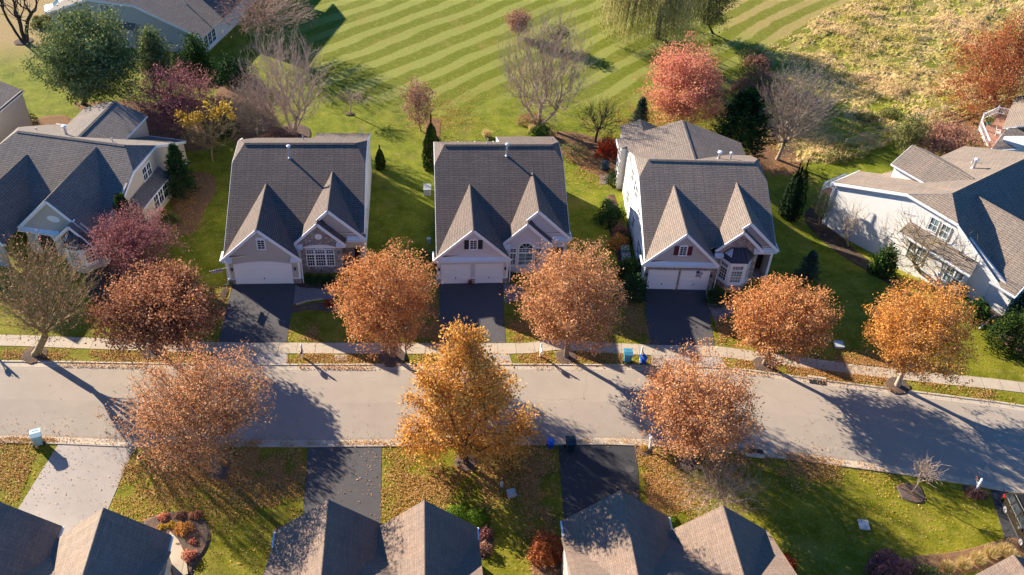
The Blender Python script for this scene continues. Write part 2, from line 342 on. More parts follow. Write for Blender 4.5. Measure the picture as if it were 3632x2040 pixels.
    if st.get('open'):
        c=MB(); c.box((xr-.2,xr+.02),(yp-.1,yp+.12),(0,3.4),'white'); c.box((xr-.26,xr+.08),(yp-.16,yp+.18),(0,.25),'white'); c.build('porch_column',T)
        c=MB(); c.box((ir+.02,xr+.05),(yp-.12,yp+.14),(3.15,3.5),'white'); c.build('porch_beam',T)
    p=MB(); p.box((ir+.9,ir+1.85),(yp+1.58,yp+1.66),(0.15,2.25),'redd'); fd=p.build('front_door',T); p=MB(); p.box((ir+1.65,ir+1.72),(yp+1.5,yp+1.58),(1.05,1.2),'steel'); p.build('handle',fd)
    p=MB(); p.box((ir+.1,xr-.1),(yp+.2,yp+1.5),(-.1,.12),'concm'); p.build('porch_floor',T)
    # metal pent strips, sky reflection put into their pale colour, over the garage and beside the porch
    def pent(xa,xb,y,z,dp=.34):
        pe=MB()
        pe.slab([(xa,y,z),(xb,y,z),(xb-.03,y+dp,z+.2),(xa+.03,y+dp,z+.2)],.05,'pent','gutter'); pe.box((xa,xb),(y-.02,y+.05),(z-.2,z-.05),'gutter')
        k=max(1,int((xb-xa)/.9))
        for i in range(1,k): x=xa+(xb-xa)*i/k; pe.beam((x,y+.02,z+.02),(x,y+dp-.02,z+.21),.03,.03,'pent')
        pe.build('pent_roof',T)
    if st['pent']: pent(d['xB']+.05,d['xC']-.05,0,d['zB']-.12)
    else:
        pent(d['xB']+.05,d['xB']+.95,0,d['zB']-.12); pent(d['xC']-.95,d['xC']-.05,0,d['zB']-.12)
    pent(d['xN']+.0,d['xN']+.9,d['yN'],d['zB']+.3-.12); pent(d['xO']-.85,d['xO'],d['yN'],zF-sG*(d['xO']-xF)-.14); pent(d['xO']+.1,d['xM']-.05,yG,d['zM']-.16)
    # openings
    for o_ in st['doors']: garage_door(T,(o_[0],yf,.02),X1,(0,-1,0),o_[1],2.12,st.get('arch',False))
    for x in st['lights']: sconce(T,(x,yf-.01,1.75),(0,-1,0))
    if st['sill']:
        for xa,xb in st['sill']: s_=MB(); s_.box((xa,xb),(yf-.09,yf),(-.05,.62),'stone'); s_.box((xa,xb),(yf-.11,yf),(.62,.68),'white'); s_.build('stone_base',T)
        for xa in (gl,gr-.2): s_=MB(); s_.box((xa,xa+.2),(yf-.05,yf),(.68,2.72),'white'); s_.build('corner_board',T)
    gx=xc+st['gw'][0]; wn=window(T,(gx-.29,yf-.01,st['gw'][1]),X1,(0,-1,0),.58,.95,2,4,sash=False,head=.06)
    if st['shut']: shutters(T,(gx-.29,yf-.01,st['gw'][1]),X1,(0,-1,0),.58,.95,st['shut'])
    else:
        k=MB(); k.slab([(gx-.5,yf-.03,st['gw'][1]+1.05),(gx+.5,yf-.03,st['gw'][1]+1.05),(gx+.28,yf-.03,st['gw'][1]+1.22),(gx-.28,yf-.03,st['gw'][1]+1.22)],.06,'white','white',n=(0,-1,0)); k.build('window_head',wn)
    return T,dict(yw=yw,xF=xF,ir=ir,il=il,zF=zF,yp=yp,xl=xl,xr=xr,roof=R_)
BASE=dict(xB=-.15,xC=6.85,zB=3.02,zD=6.4,xN=5.99,xO=10.74,yN=1.46,xM=12.55,yG=2.07,zM=3.74,xG=9.36,zG=6.92,xI=1.04,xJ=11.44,yI=11.32,xK=.08,xL=12.41,yK=9.31,a=3.128,m=.4507)
H1=dict(BASE,rear=(15.1,7.0,18.8))
m_=N('porch_concrete'); m_.col((.38,.35,.31)); MT['concm']=m_.m
T1,q=build_h('h1','taupe stucco house with stone gable and one wide white garage door','a' and (0,0,0),0,H1,dict(sh='shA',side='stucW',gable='stuc',front='stuc',inner='stone',gable2='stuc',porch='stucT',pent=False,
   pipes=[((5.34,9.83,7.5),1.25,.1),((6.2,13.6,7.2),.45,.06,False),((11.6,17.2,5.7),.6,.05,False)],doors=[(.92,4.84)],arch=True,lights=[.62,6.2],sill=[(.1,.76),(5.92,6.66)],gw=(.15,4.05),shut=None,notch=True))
yw=q['yw']; xF=q['xF']
def triple(T,xF,yw,glass='glass',zb=.95,hh=1.25):
    for dx,w in ((-1.2,.62),(-.42,.84),(.58,.62)):
        window(T,(xF+dx,yw,zb),X1,(0,-1,0),w,hh,3 if w<.7 else 4,4,glass,.08); 
        window(T,(xF+dx,yw,zb+hh+.14),X1,(0,-1,0),w,.42,3 if w<.7 else 4,2,'glass',.07,sash=False,arch=.12 if w>.7 else .0,name='transom')
triple(T1,xF,yw)
k=MB(); k.slab([(xF-1.45,yw-.065,2.95),(xF+1.45,yw-.065,2.95),(xF+1.45,yw-.065,3.08),(xF+.8,yw-.065,3.28),(xF,yw-.065,3.36),(xF-.8,yw-.065,3.28),(xF-1.45,yw-.065,3.08)],.05,'white','white',n=(0,-1,0)); k.build('window_header',T1)
k=MB(); k.face([(xF+.33*math.cos(t*PI/8),yw-.04,4.25+.33*math.sin(t*PI/8)) for t in range(16)],'white'); k.build('round_vent',T1)
for yy in (5.2,8.6): window(T1,(q['xr'],yy,1.2),(0,1,0),(1,0,0),.8,1.3)
H2=dict(BASE,rear=(13.5,6.5,17.3))
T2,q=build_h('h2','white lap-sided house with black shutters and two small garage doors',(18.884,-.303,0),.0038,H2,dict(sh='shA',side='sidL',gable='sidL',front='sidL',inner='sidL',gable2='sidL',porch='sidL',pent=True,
   pipes=[((7.0,10.2,7.65),1.25,.1),((5.3,12.6,7.65),.5,.06,False),((12.0,14.8,6.5),.4,.05,False)],doors=[(.62,2.42),(3.75,2.3)],lights=[.32,6.38],sill=[(.1,.46),(3.2,3.6),(6.22,6.66)],gw=(.05,4.05),shut='shut'))
yw=q['yw']; xF=q['xF']
window(T2,(xF-.62,yw,1.0),X1,(0,-1,0),1.24,1.35,2,3,'glassc',.12); window(T2,(xF-.62,yw,2.5),X1,(0,-1,0),1.24,.4,4,2,'glass',.12,arch=.62,sash=False,name='arched_window')
for dx in (-1.42,.92): window(T2,(xF+dx,yw,1.0),X1,(0,-1,0),.5,1.35,2,2,'glassc',.1); window(T2,(xF+dx,yw,2.5),X1,(0,-1,0),.5,.4,2,2,'glass',.1,sash=False,name='transom')
for yy in (4.2,9.0): window(T2,(q['xl'],yy,1.2),(0,-1,0),(-1,0,0),.8,1.3)
# deck railing seen over the rear eave
dr=MB()
for x in (2.6,4.3,6.2): dr.box((x-.06,x+.06),(16.6,16.72),(0,5.27),'white'); dr.lathe((x,16.66,5.25),[(.1,0),(.1,.06),(.02,.14)],'white',8)
dr.box((2.6,6.2),(16.62,16.7),(5.07,5.17),'white'); dr.box((2.6,6.2),(16.62,16.7),(4.1,4.18),'white')
for i in range(24): dr.box((2.7+i*.148,2.73+i*.148),(16.64,16.68),(4.15,5.1),'white')
dr.build('deck_railing',T2)
H3=dict(xB=-.248,xC=6.767,zB=3.2,zD=6.693,xN=6.527,xO=10.926,yN=1.091,xM=12.495,yG=1.0,zM=3.80,xG=9.343,zG=6.874,xI=1.022,xJ=11.362,yI=10.436,xK=-.045,xL=12.304,yK=8.506,a=3.232,m=.443,rear=(14.6,6.5,14.7))
H3['yG']=.86+.8; H3['yN']=1.091
T3,q=build_h('h3','house with stone garage front, maroon shutters and metal-roofed bay window',(37.957,-1.39,0),-.05,H3,dict(sh='shC',side='stucW',gable='sidG',front='stone',inner='stone',gable2='sidG',porch='sidG',pent=True,open=True,
   pipes=[((8.3,12.0,7.1),.75,.13),((9.4,11.9,7.1),.75,.09),((2.0,12.0,7.1),.3,.05,False)],doors=[(.62,2.45),(3.62,2.4)],lights=[.3,6.3],sill=[],gw=(.0,4.1),shut='shutr'))
yw=q['yw']; xF=q['xF']
# bay window with a dark standing-seam roof
def bay(T,xc,yw,rad=1.45,dp=1.05,base='stone',wall='white',zt=3.3,zr=4.25):
    b=MB(); o=[(xc-rad,yw),(xc-.72,yw-dp),(xc+.72,yw-dp),(xc+rad,yw)]
    for i in range(3):
        (xa,ya),(xb,yb)=o[i],o[i+1]; u=Vector((xb-xa,yb-ya,0)); L=u.length; u.normalize(); n=Vector((u.y,-u.x,0)); n=-n if n.y>0 else n
        b.fbox((xa,ya,0),u,Zv,n,(0,L),(.75,zt),(-.15,0),wall); 
    bb=b.build('bay_wall',T); b=MB()
    for i in range(3):
        (xa,ya),(xb,yb)=o[i],o[i+1]; u=Vector((xb-xa,yb-ya,0)); L=u.length; u.normalize(); n=Vector((u.y,-u.x,0)); n=-n if n.y>0 else n
        b.fbox((xa,ya,0),u,Zv,n,(-.05,L+.05),(-.2,.7),(-.15,.07),base); b.fbox((xa,ya,0),u,Zv,n,(-.08,L+.08),(.7,.78),(-.15,.12),'white')
        w_=L-.5; window(bb,Vector((xa,ya,1.0))+u*.25,u,n,w_,1.3,3 if i!=1 else 4,4,'glassc' if i==1 else 'glass',.07); window(bb,Vector((xa,ya,2.5))+u*.25,u,n,w_,.36,3 if i!=1 else 4,2,'glass',.06,sash=False,name='transom')
    b.build('stone_base',T); b=MB(); e=.16
    O=[(xc-rad-e,yw-.02,zt),(xc-.78,yw-dp-e,zt),(xc+.78,yw-dp-e,zt),(xc+rad+e,yw-.02,zt)]; I=[(xc-.7,yw-.02,zr),(xc-.4,yw-.12,zr),(xc+.4,yw-.12,zr),(xc+.7,yw-.02,zr)]
    for i in range(3):
        b.slab([O[i],O[i+1],I[i+1],I[i]],.05,'bay','white')
        for k in range(0,4):
            t=k/3; p=Vector(O[i]).lerp(Vector(O[i+1]),t); q_=Vector(I[i]).lerp(Vector(I[i+1]),t); b.beam(p+Zv*.03,q_+Zv*.03,.03,.05,'bay')
    b.face([I[0],I[1],I[2],I[3]],'bay'); b.box((xc-rad-.1,xc+rad+.1),(yw-.04,yw-.02),(zt-.12,zt-.02),'white'); b.build('bay_roof',T)
bay(T3,xF-.05,yw)
# left wall openings of house 3
xl=q['xl']
for yy,zz,hh in ((2.6,1.0,1.7),(3.9,1.0,1.7),(6.0,3.6,1.2),(8.6,4.4,1.3),(9.6,4.4,1.3),(11.6,4.4,1.3),(8.0,1.2,1.4),(12.5,1.2,1.4)): window(T3,(xl,yy+.8,zz),(0,-1,0),(-1,0,0),1.05,hh,2,2,fr=.06)
# rear wing of house 3
rf=MB(); tr=MB(); zw,ze=7.6,5.1
for xe in (-.9,12.3):
    rf.slab([(5.65,10.8,zw),(5.65,18.6,zw),(xe,18.6,ze),(xe,12.6 if xe>0 else 16.9,ze)]+([] if xe>0 else [(-.05,16.9,ze+.33),(-.05,13.0,ze+.33),(3.2,12.0,6.7)]),.13,'shC','white'); tr.beam((5.65,18.6,zw-.15),(xe,18.6,ze-.15),.06,.25,'white')
tr.beam((-.9,16.9,ze-.05),(-.9,18.6,ze-.05),.12,.14,'gutter')
w=MB(); w.slab([(.1,14.2,-.2),(.1,18.3,-.2),(.1,18.3,5.3),(.1,14.2,5.3)],.2,'stucW','stucW',n=(-1,0,0)); w.slab([(-.6,18.3,-.2),(12.1,18.3,-.2),(12.1,18.3,5),(5.65,18.3,7.4),(-.6,18.3,5)],.2,'stucW','stucW',n=(0,1,0))
w.box((-.5,.1),(16.95,18.2),(-.2,4.95),'stucW'); w.build('rear_wall',T3)
for zz in (.7,2.15,3.6): window(T3,(-.5,18.1,zz),(0,-1,0),(-1,0,0),1.05,1.1,2,2,fr=.05)
r2=rf.build('rear_roof',T3); tr.build('rear_trim',T3); ridgecap(r2,[((5.65,10.9,zw),(5.65,18.6,zw),(-.38,0,1),(.38,0,1))],'shC')
rf=MB(); rf.slab([(1.9,18.4,5.9),(1.9,21.5,5.9),(-.2,21.5,5.0),(-.2,18.4,5.0)],.12,'shC','white'); rf.slab([(1.9,18.4,5.9),(1.9,21.5,5.9),(4,21.5,5.0),(4,18.4,5.0)],.12,'shC','white'); rf.build('sunroom_roof',T3)
w=MB(); w.box((0,3.8),(18.3,21.3),(-.2,4.9),'sidW'); w.slab([(0,21.3,4.8),(3.8,21.3,4.8),(1.9,21.3,5.75)],.1,'sidW','sidW',n=(0,1,0)); w.build('sunroom_wall',T3)
b=MB(); b.slab([(4.9,13.6,7.16),(5.3,13.6,7.28),(5.3,14.0,7.28),(4.9,14.0,7.16)],.08,'gutter','steel'); b.box((.3,.0),(0,0),(0,0),'steel') if 0 else None; b.build('roof_vent',r2)
# ---- left house (H4), rotated
def hs(th,lx,ly): c,s=math.cos(R(th)),math.sin(R(th)); return (c*lx-s*ly,s*lx+c*ly,0)
def main_roof(T,x0,x1,xi,xj,yI,zI,ma,yE,mb_,yR,yK,sh,clipL=True,clipR=True,extra=None,zk=None,name='roof'):
    zf=lambda y:zI-ma*(yI-y); zr=lambda y:zI-mb_*(y-yI); zK=zf(yK); yK2=yI+(zI-zK)/mb_; rf=MB()
    F=[(x0,yE,zf(yE)),(x1,yE,zf(yE))]+([(x1,yK,zK)] if clipR else [])+[(xj if clipR else x1,yI,zI),(xi if clipL else x0,yI,zI)]+([(x0,yK,zK)] if clipL else [])
    rf.slab(F,.13,sh,'white')
    B=[(x0,yR,zr(yR)),(x1,yR,zr(yR))]+([(x1,yK2,zK)] if clipR else [])+[(xj if clipR else x1,yI,zI),(xi if clipL else x0,yI,zI)]+([(x0,yK2,zK)] if clipL else [])
    if extra: B=extra(zr)
    rf.slab(B,.13,sh,'white')
    if clipL: rf.slab([(x0,yK,zK),(xi,yI,zI),(x0,yK2,zK)],.13,sh,'white')
    if clipR: rf.slab([(x1,yK,zK),(xj,yI,zI),(x1,yK2,zK)],.13,sh,'white')
    return rf,zf,zr,zK,yK2
def side_wall(mb,x,y0,y1,zf,zr,yK,yK2,zK,mat,n,z0=-.2,t=.2):
    mb.slab([(x,y0,z0),(x,y1,z0),(x,y1,zr(y1)-.15),(x,yK2,zK-.15),(x,yK,zK-.15),(x,y0,zf(y0)-.15)],t,mat,mat,n=n)
def rakes(tr,x,y0,y1,zf,zr,yK,yK2,zK):
    tr.beam((x,y0,zf(y0)-.16),(x,yK,zK-.16),.08,.26,'white'); tr.beam((x,yK,zK-.15),(x,yK2,zK-.15),.1,.22,'gutter'); tr.beam((x,yK2,zK-.16),(x,y1,zr(y1)-.16),.08,.26,'white')
T4=thing('house','tan stucco house with low side bay, turned toward the left edge','house',(0,0,0),R(-13.7)); sh='shE'
ma=.5; rf,zf,zr,zK,yK2=main_roof(T4,-26.2,-11.7,-24.5,-13.45,10.3,6.87,.5,2.4,.5,18.4,7.9,sh); tr=MB()
y1=gable(rf,tr,-16.1,6.6,-19.95,-12.3,2.9,2.9,.5,1.72,.5,sh); gable(rf,tr,-22.5,5.8,-25.3,-19.7,2.9,2.9,-2,1.72,.5,sh); rf.slab([(-14.08,-.26,4.65),(-14.08,.9,4.65),(-15.9,.9,2.9),(-15.9,-.26,2.9)],.14,sh,'white'); rf.slab([(-14.08,-.26,4.65),(-14.08,.55,4.65),(-12.27,.55,2.92),(-12.27,-.26,2.92)],.14,sh,'white'); [tr.beam((-14.08,-.26+q,4.65-z_),(e,-.26+q,2.9-z_),.06,.24,'white') for e in (-15.9,-12.27) for q,z_ in ((.02,.14),(.28,.3))]
rakes(tr,-11.7,2.4,18.4,zf,zr,7.9,yK2,zK); rakes(tr,-26.2,2.4,18.4,zf,zr,7.9,yK2,zK); tr.beam((-26.2,18.45,2.75),(-11.7,18.45,2.75),.12,.12,'gutter')
rf.slab([(-19.05,11.3,6.3),(-19.05,18.8,6.3),(-15.6,18.7,5.1),(-15.6,13.8,5.1)],.13,sh,'white'); rf.slab([(-19.05,11.3,6.3),(-19.05,18.8,6.3),(-22.5,18.7,5.1),(-22.5,13.8,5.1)],.13,sh,'white')
tr.beam((-19.05,18.8,6.15),(-15.6,18.7,4.95),.06,.22,'white'); tr.beam((-19.05,18.8,6.15),(-22.5,18.7,4.95),.06,.22,'white'); tr.beam((-15.6,13.9,5.0),(-15.6,18.7,5.0),.08,.12,'white')
R4=rf.build('roof',T4); tr.build('trim',T4)
ridgecap(R4,[((-24.5,10.3,6.87),(-13.45,10.3,6.87),(0,-.5,1),(0,.5,1)),((-16.1,.5,6.6),(-16.1,9.7,6.6),(-.96,0,1),(.96,0,1)),((-22.5,-2,5.8),(-22.5,8.1,5.8),(-1.03,0,1),(1.03,0,1)),((-19.05,11.3,6.3),(-19.05,18.8,6.3),(-.35,0,1),(.35,0,1))],sh)
pipe(R4,(-20.6,12.0,5.95),.95,.13); pipe(R4,(-24.2,12.6,5.6),.35,.07,False); pipe(R4,(-15.2,11.1,6.4),.55,.06,False)
w=MB(); side_wall(w,-11.8,.9,18.1,lambda y:min(zf(y),9) if y>2.4 else 3.05,zr,7.9,yK2,zK,'stucT',(1,0,0)); side_wall(w,-26.1,2.8,18.1,zf,zr,7.9,yK2,zK,'stucT',(-1,0,0)); w.box((-26,-11.9),(17.95,18.1),(-.2,2.7),'stucT')
w.box((-22.2,-15.75),(13.9,18.5),(2.8,5.0),'stucT'); w.slab([(-22.2,18.5,5.0),(-15.75,18.5,5.0),(-19.05,18.5,6.1)],.1,'stucT','stucT',n=(0,1,0)); w.build('side_wall',T4)
w=MB(); gwall(w,-19.4,-12.4,-16.1,6.4,3.1,.86,.2,'stuc'); gwall(w,-24.8,-20.1,-22.5,5.6,3.1,-1.65,.2,'stuc'); w.slab([(-15.5,.1,-.2),(-12.0,.1,-.2),(-12.0,.1,2.75),(-12.6,.1,3.1),(-14.08,.1,4.5),(-15.5,.1,3.1)],.2,'stuc','stuc',n=(0,-1,0)); w.box((-15.5,-15.3),(.15,.9),(-.2,3.1),'stuc'); w.box((-12,-11.8),(.15,.95),(-.2,3.0),'stuc'); w.build('front_wall',T4)
p=MB(); p.slab([(-19.95,.5,2.78),(-15.9,.5,2.78),(-15.9,.84,2.98),(-19.9,.84,2.98)],.05,'pent','gutter'); p.box((-19.95,-15.9),(.48,.55),(2.6,2.73),'gutter'); p.build('pent_roof',T4)
k=MB(); k.face([(-16.1+.62*math.cos(t*PI/12),.83,4.35+.36*math.sin(t*PI/12)) for t in range(24)],'white'); k.build('oval_vent',T4)
b=MB(); b.fbox((-18.3,.85,0),X1,Zv,(0,-1,0),(0,1.5),(0,1.9),(0,.02),'redd'); K=10
for i in range(K):
    t0,t1=PI*i/K,PI*(i+1)/K; c_=Vector((-17.55,.84,1.75)); q0=[c_+Vector((-r_*math.cos(t),0,r_*math.sin(t)*.8)) for r_,t in ((.8,t0),(.8,t1),(1.02,t1),(1.02,t0))]; b.slab(q0,.08,'white','white',n=(0,-1,0))
b.face([Vector((-17.55,.82,1.75))+Vector((-.8*math.cos(PI*i/K),0,.64*math.sin(PI*i/K))) for i in range(K+1)],'redd'); b.build('arched_entry',T4)
bay(T4,-13.75,.1,1.45,1.0,'stuc','white',2.75,3.9)
rf=MB(); rf.slab([(-11.72,6.5,3.45),(-11.72,12.3,3.45),(-10.5,12.3,2.7),(-10.5,6.3,2.7)],.1,sh,'white'); rf.box((-10.56,-10.46),(6.3,12.3),(2.55,2.62),'gutter'); rf.build('side_bay_roof',T4)
w=MB(); w.box((-11.7,-10.85),(6.6,12.05),(-.2,2.75),'stucT'); w.build('side_bay_wall',T4)
for i in range(3): window(T4,(-10.85,8.75+i*.98,.75),(0,1,0),(1,0,0),.82,1.6,2,2,'glass',.08)
for i in range(2): window(T4,(-11.8,9.45+i*.86,3.5),(0,1,0),(1,0,0),.72,1.35,2,2,'glass',.08)
# ---- right house (H5)
T5=thing('house','white-sided house at the right edge with blue-shaded dark roof','house',(0,0,0),R(30.5)); sh='shF'
def ex5(zr): return [(58.2,-28.3,zr(-28.3)),(59.95,-31.5,7.6),(74,-31.5,7.6),(74,-24.2,zr(-24.2)),(67.3,-24.2,zr(-24.2)),(66.5,-23.6,zr(-23.6)),(62.5,-22.5,zr(-22.5)),(62.5,-20,zr(-20)),(58.2,-20,zr(-20))]
rf,zf,zr,zK,yK2=main_roof(T5,58.2,74,59.95,70.5,-31.5,7.6,.56,-39.5,.41,-20,-33.95,sh,True,False,extra=ex5); tr=MB()
gable(rf,tr,62.6,7.1,58.0,67.2,2.9,2.9,-41.5,25.24,.56,sh); gable(rf,tr,70.5,6.9,66.9,74.5,3.4,3.4,-39.0,25.24,.56,sh)
for xe in (61.75,67.3):
    rf.slab([(64.5,-31,7.4),(64.5,-23.6,7.4),(xe,-23.6,6.0),(xe,-28.4,6.0)],.13,sh,'white'); tr.beam((64.5,-23.6,7.25),(xe,-23.6,5.85),.06,.25,'white'); tr.beam((xe,-23.6,5.9),(xe,-28.2,5.9),.1,.14,'gutter')
rakes(tr,58.2,-39.4,-20,zf,zr,-33.95,yK2,zK); tr.beam((58.1,-19.95,2.8),(62.6,-19.95,2.8),.14,.14,'gutter'); tr.beam((57.95,-41.5,2.8),(57.95,-38.9,2.8),.14,.14,'gutter')
R5=rf.build('roof',T5); tr.build('trim',T5)
ridgecap(R5,[((62.6,-41.5,7.1),(62.6,-32.4,7.1),(-.91,0,1),(.91,0,1)),((64.5,-30.8,7.4),(64.5,-23.6,7.4),(-.51,0,1),(.51,0,1)),((59.95,-31.5,7.6),(74,-31.5,7.6),(0,-.56,1),(0,.41,1))],sh)
pipe(R5,(67.5,-29.0,6.6),.95,.13); pipe(R5,(69.0,-28.0,6.2),.7,.06,False)
w=MB(); side_wall(w,58.4,-41.1,-20.3,lambda y:zf(y) if y>-39.4 else 3.0,zr,-33.95,yK2,zK,'sidW',(-1,0,0),-3); w.box((58.5,74),(-20.5,-20.3),(-3,2.7),'sidW') if 0 else w.box((58.5,62.3),(-20.5,-20.3),(-3,2.7),'sidW')
w.box((62.1,67.1),(-24.1,-23.9),(-3,5.9),'sidW'); w.box((62.0,62.2),(-28.4,-23.9),(-3,5.9),'sidW'); w.slab([(62,-23.9,5.8),(67.1,-23.9,5.8),(64.5,-23.9,7.2)],.1,'sidW','sidW',n=(0,1,0)); w.box((67.1,74),(-24.6,-24.4),(-3,4.5),'sidW'); w.build('side_wall',T5)
w=MB(); gwall(w,58.42,66.8,62.6,6.85,3.1,-41.1,.2,'sidW',-1); w.build('front_wall',T5)
rf=MB(); rf.slab([(58.38,-29.4,3.7),(58.38,-37.0,3.7),(57.3,-37.3,2.75),(57.3,-29.2,2.75)],.1,sh,'white'); rf.beam((57.25,-29.2,2.65),(57.25,-37.3,2.65),.14,.14,'gutter'); rf.build('side_bay_roof',T5)
w=MB(); w.box((57.6,58.4),(-36.9,-29.5),(-3,2.75),'sidW'); w.build('side_bay_wall',T5)
for y_ in (-30.6,-34.9): 
    for i in range(2): window(T5,(57.6,y_-i*.95,.55),(0,-1,0),(-1,0,0),.8,1.7,2,2,'glassc',.08)
for i in range(2): window(T5,(58.4,-31.3-i*1.25,4.0),(0,-1,0),(-1,0,0),.85,1.35,2,2,'glassc',.08); shutters(T5,(58.4,-31.3-i*1.25,4.0),(0,-1,0),(-1,0,0),.85,1.35,'steel',.0001,.16)
g_=MB(); g_.tube([(58.25,-20.1,2.7),(58.3,-20.25,2.4),(58.3,-20.25,-2.3)],.06,'gutter',6); g_.build('downspout',T5); g_=MB(); g_.tube([(58.2,-38.8,2.7),(58.2,-38.8,-.4)],.06,'gutter',6); g_.build('downspout',T5)
d_=MB()
for i in range(4): d_.box((59.3+i*1.2,59.4+i*1.2),(-18.4,-18.3),(-2.4,1.55),'white')
d_.box((59.3,63),(-18.4,-18.3),(1.45,1.55),'white'); d_.box((59.3,63),(-18.4,-18.3),(.65,.72),'white'); d_.box((59.3,59.4),(-20.3,-18.3),(1.45,1.55),'white'); d_.box((59.3,63),(-20.3,-18.3),(.4,.5),'deck')
for i in range(24): d_.box((59.4+i*.15,59.43+i*.15),(-18.37,-18.33),(.7,1.5),'white')
d_.build('deck_railing',T5)
# ---- near houses along the bottom edge, fronts turned to the road (local y runs away from the road)
def near(label,X0,Y0,sh,gb,x0,x1,yI=10.5,rot=PI,a=2.3,m=.45,wall='sidC',pipes=()):
    T=thing('house',label,'house',(X0,Y0,0),rot); rf=MB(); tr=MB()
    zI=a+m*yI
    rf.slab([(x0,1.35,a+m*1.35),(x1,1.35,a+m*1.35),(x1,yI,zI),(x0,yI,zI)],.13,sh,sh); rf.slab([(x0,2*yI-1.3,a+m*1.3),(x1,2*yI-1.3,a+m*1.3),(x1,yI,zI),(x0,yI,zI)],.13,sh,sh)
    caps=[]
    w=MB(); w.box((x0+.15,x1-.15),(1.9,2*yI-1.6),(-.2,2.6),wall); w.build('side_wall',T); w=MB()
    for (xc,hf,y0,zc) in gb:
        s=(zc-2.9)/hf; yb=gable(rf,tr,xc,zc,xc-hf,xc+hf,2.9,2.9,y0,a,m,sh,edge=sh,fascia=False); caps.append(((xc,y0,zc),(xc,yb,zc),(-s,0,1),(s,0,1)))
        gwall(w,xc-hf+.4,xc+hf-.4,xc,zc-.25,3.05,y0+.35,2.0,wall)
        for e in (-1,1): gu=MB(); gu.beam((xc+e*(hf+.05),y0,2.8),(xc+e*(hf+.05),max(1.4,y0+1.3),2.8),.13,.12,'gutter'); gu.build('gutter',T)
    w.build('front_wall',T); R_=rf.build('roof',T); ridgecap(R_,caps,sh)
    for q in pipes: pipe(R_,*q)
    return T
TN2=near('near house with two rose-brown gables, bottom centre-left','a' and 22,-28.9,'shD',[(10.4,3.7,0,6.0),(4.2,3.5,.3,6.0)],.6,14.2,wall='sidC')
TN3=near('near house with two tan gables dappled by tree shade, right of bottom centre',41.6,-28.9,'shD',[(10.8,3.7,0,6.0),(4.15,3.55,1.35,5.8)],.5,14.7,wall='sidB')
TN1=near('near house with dark blue-shaded roof at the bottom left corner',2.0,-28.9,'shN',[(4.45,3.65,.1,6.0),(11.7,3.7,-.9,6.1)],.6,15.6,wall='sidC')
TN4=near('near house showing only a tan roof corner at bottom right',64.5,-33.0,'shD',[(9.0,3.6,.0,5.4),(3,3.4,-.6,5.4)],1,14.5,rot=PI+R(10),wall='sidW')
# ---- far houses at the top edge
T6=thing('house','blue-grey shaded house behind the pine with rear bay windows','house',(-9.77,45.92,0),R(-106)); sh='shE'
rf,zf,zr,zK,yK2=main_roof(T6,-13,.35,-11,-1.6,-11.6,7.0,.42,-21,.37,.3,-14.6,sh); tr=MB(); rakes(tr,.35,-21,.3,zf,zr,-14.6,yK2,zK); R6=rf.build('roof',T6); tr.build('trim',T6); pipe(R6,(-5,-4.2,4.2),.9,.08,False)
w=MB(); side_wall(w,.1,-20.6,0,zf,zr,-14.6,yK2,zK,'stucS',(1,0,0)); w.box((-12.8,0),(-.15,0),(-.2,2.6),'stucW'); w.build('side_wall',T6)
for i in range(2): window(T6,(.1,-13.1+i*.95,3.6),(0,1,0),(1,0,0),.85,1.5,2,2,'glassc',.1)
rf=MB(); rf.slab([(.12,-12.9,3.2),(.12,-8.6,3.2),(.95,-8.5,2.6),(.95,-13.0,2.6)],.1,sh,'white'); rf.build('side_bay_roof',T6); w=MB(); w.box((.1,.8),(-12.7,-8.8),(-.2,2.6),'stucS'); w.build('side_bay_wall',T6)
window(T6,(.8,-11.0,.8),(0,1,0),(1,0,0),1.2,1.5,2,2,'glassc',.1)
w=MB(); w.box((-3.9,-.1),(0,.02),(.2,2.5),'white'); 
for i in range(3): window(T6,(-3.5+i*1.1,.02,.7),(1,0,0),(0,1,0),.85,1.55,2,3,'glass',.1)
w.build('rear_panel',T6)
T6b=thing('house','pale house with arched windows at the very top, behind the dark roof','house',(-7.5,56.0,0),R(-16)); rf=MB()
rf.slab([(-11,-.4,3.4),(-11,15,3.4),(-4.2,15,7.7),(-4.2,-.4,7.7)],.13,'shE','white'); rf.slab([(.3,-.4,4.4),(.3,15,4.4),(-4.2,15,7.7),(-4.2,-.4,7.7)],.13,'shE','white'); rf.build('roof',T6b)
w=MB(); w.box((-10.6,0),(0,14.8),(-.2,3.6),'stuc'); w.slab([(-10.6,0,3.5),(0,0,3.5),(0,0,4.3),(-4.2,0,7.5)],.1,'stuc','stuc',n=(0,-1,0)); w.build('side_wall',T6b)
for x in (-6.3,-3.4): window(T6b,(x,0,1.0),X1,(0,-1,0),1.3,2.0,2,3,'glass',.12,arch=.5)
for y in (1.2,4.2,7): window(T6b,(0,y,1.0),(0,1,0),(1,0,0),1.1,1.8,2,3,'glass',.12)
T8=thing('house','pale beige house wall cut by the left edge above the dark roof','house',(-26.4,20.6,0),R(-14)); w=MB(); w.box((-9,0),(-4,6.5),(-.2,5.2),'stucT'); w.build('side_wall',T8)
rf=MB(); rf.slab([(.25,-4.2,5.1),(.25,6.7,5.1),(-4.5,6.7,6.6),(-4.5,-4.2,6.6)],.1,'shE','white'); rf.slab([(-9.2,-4.2,5.1),(-9.2,6.7,5.1),(-4.5,6.7,6.6),(-4.5,-4.2,6.6)],.1,'shE','white'); rf.build('roof',T8)
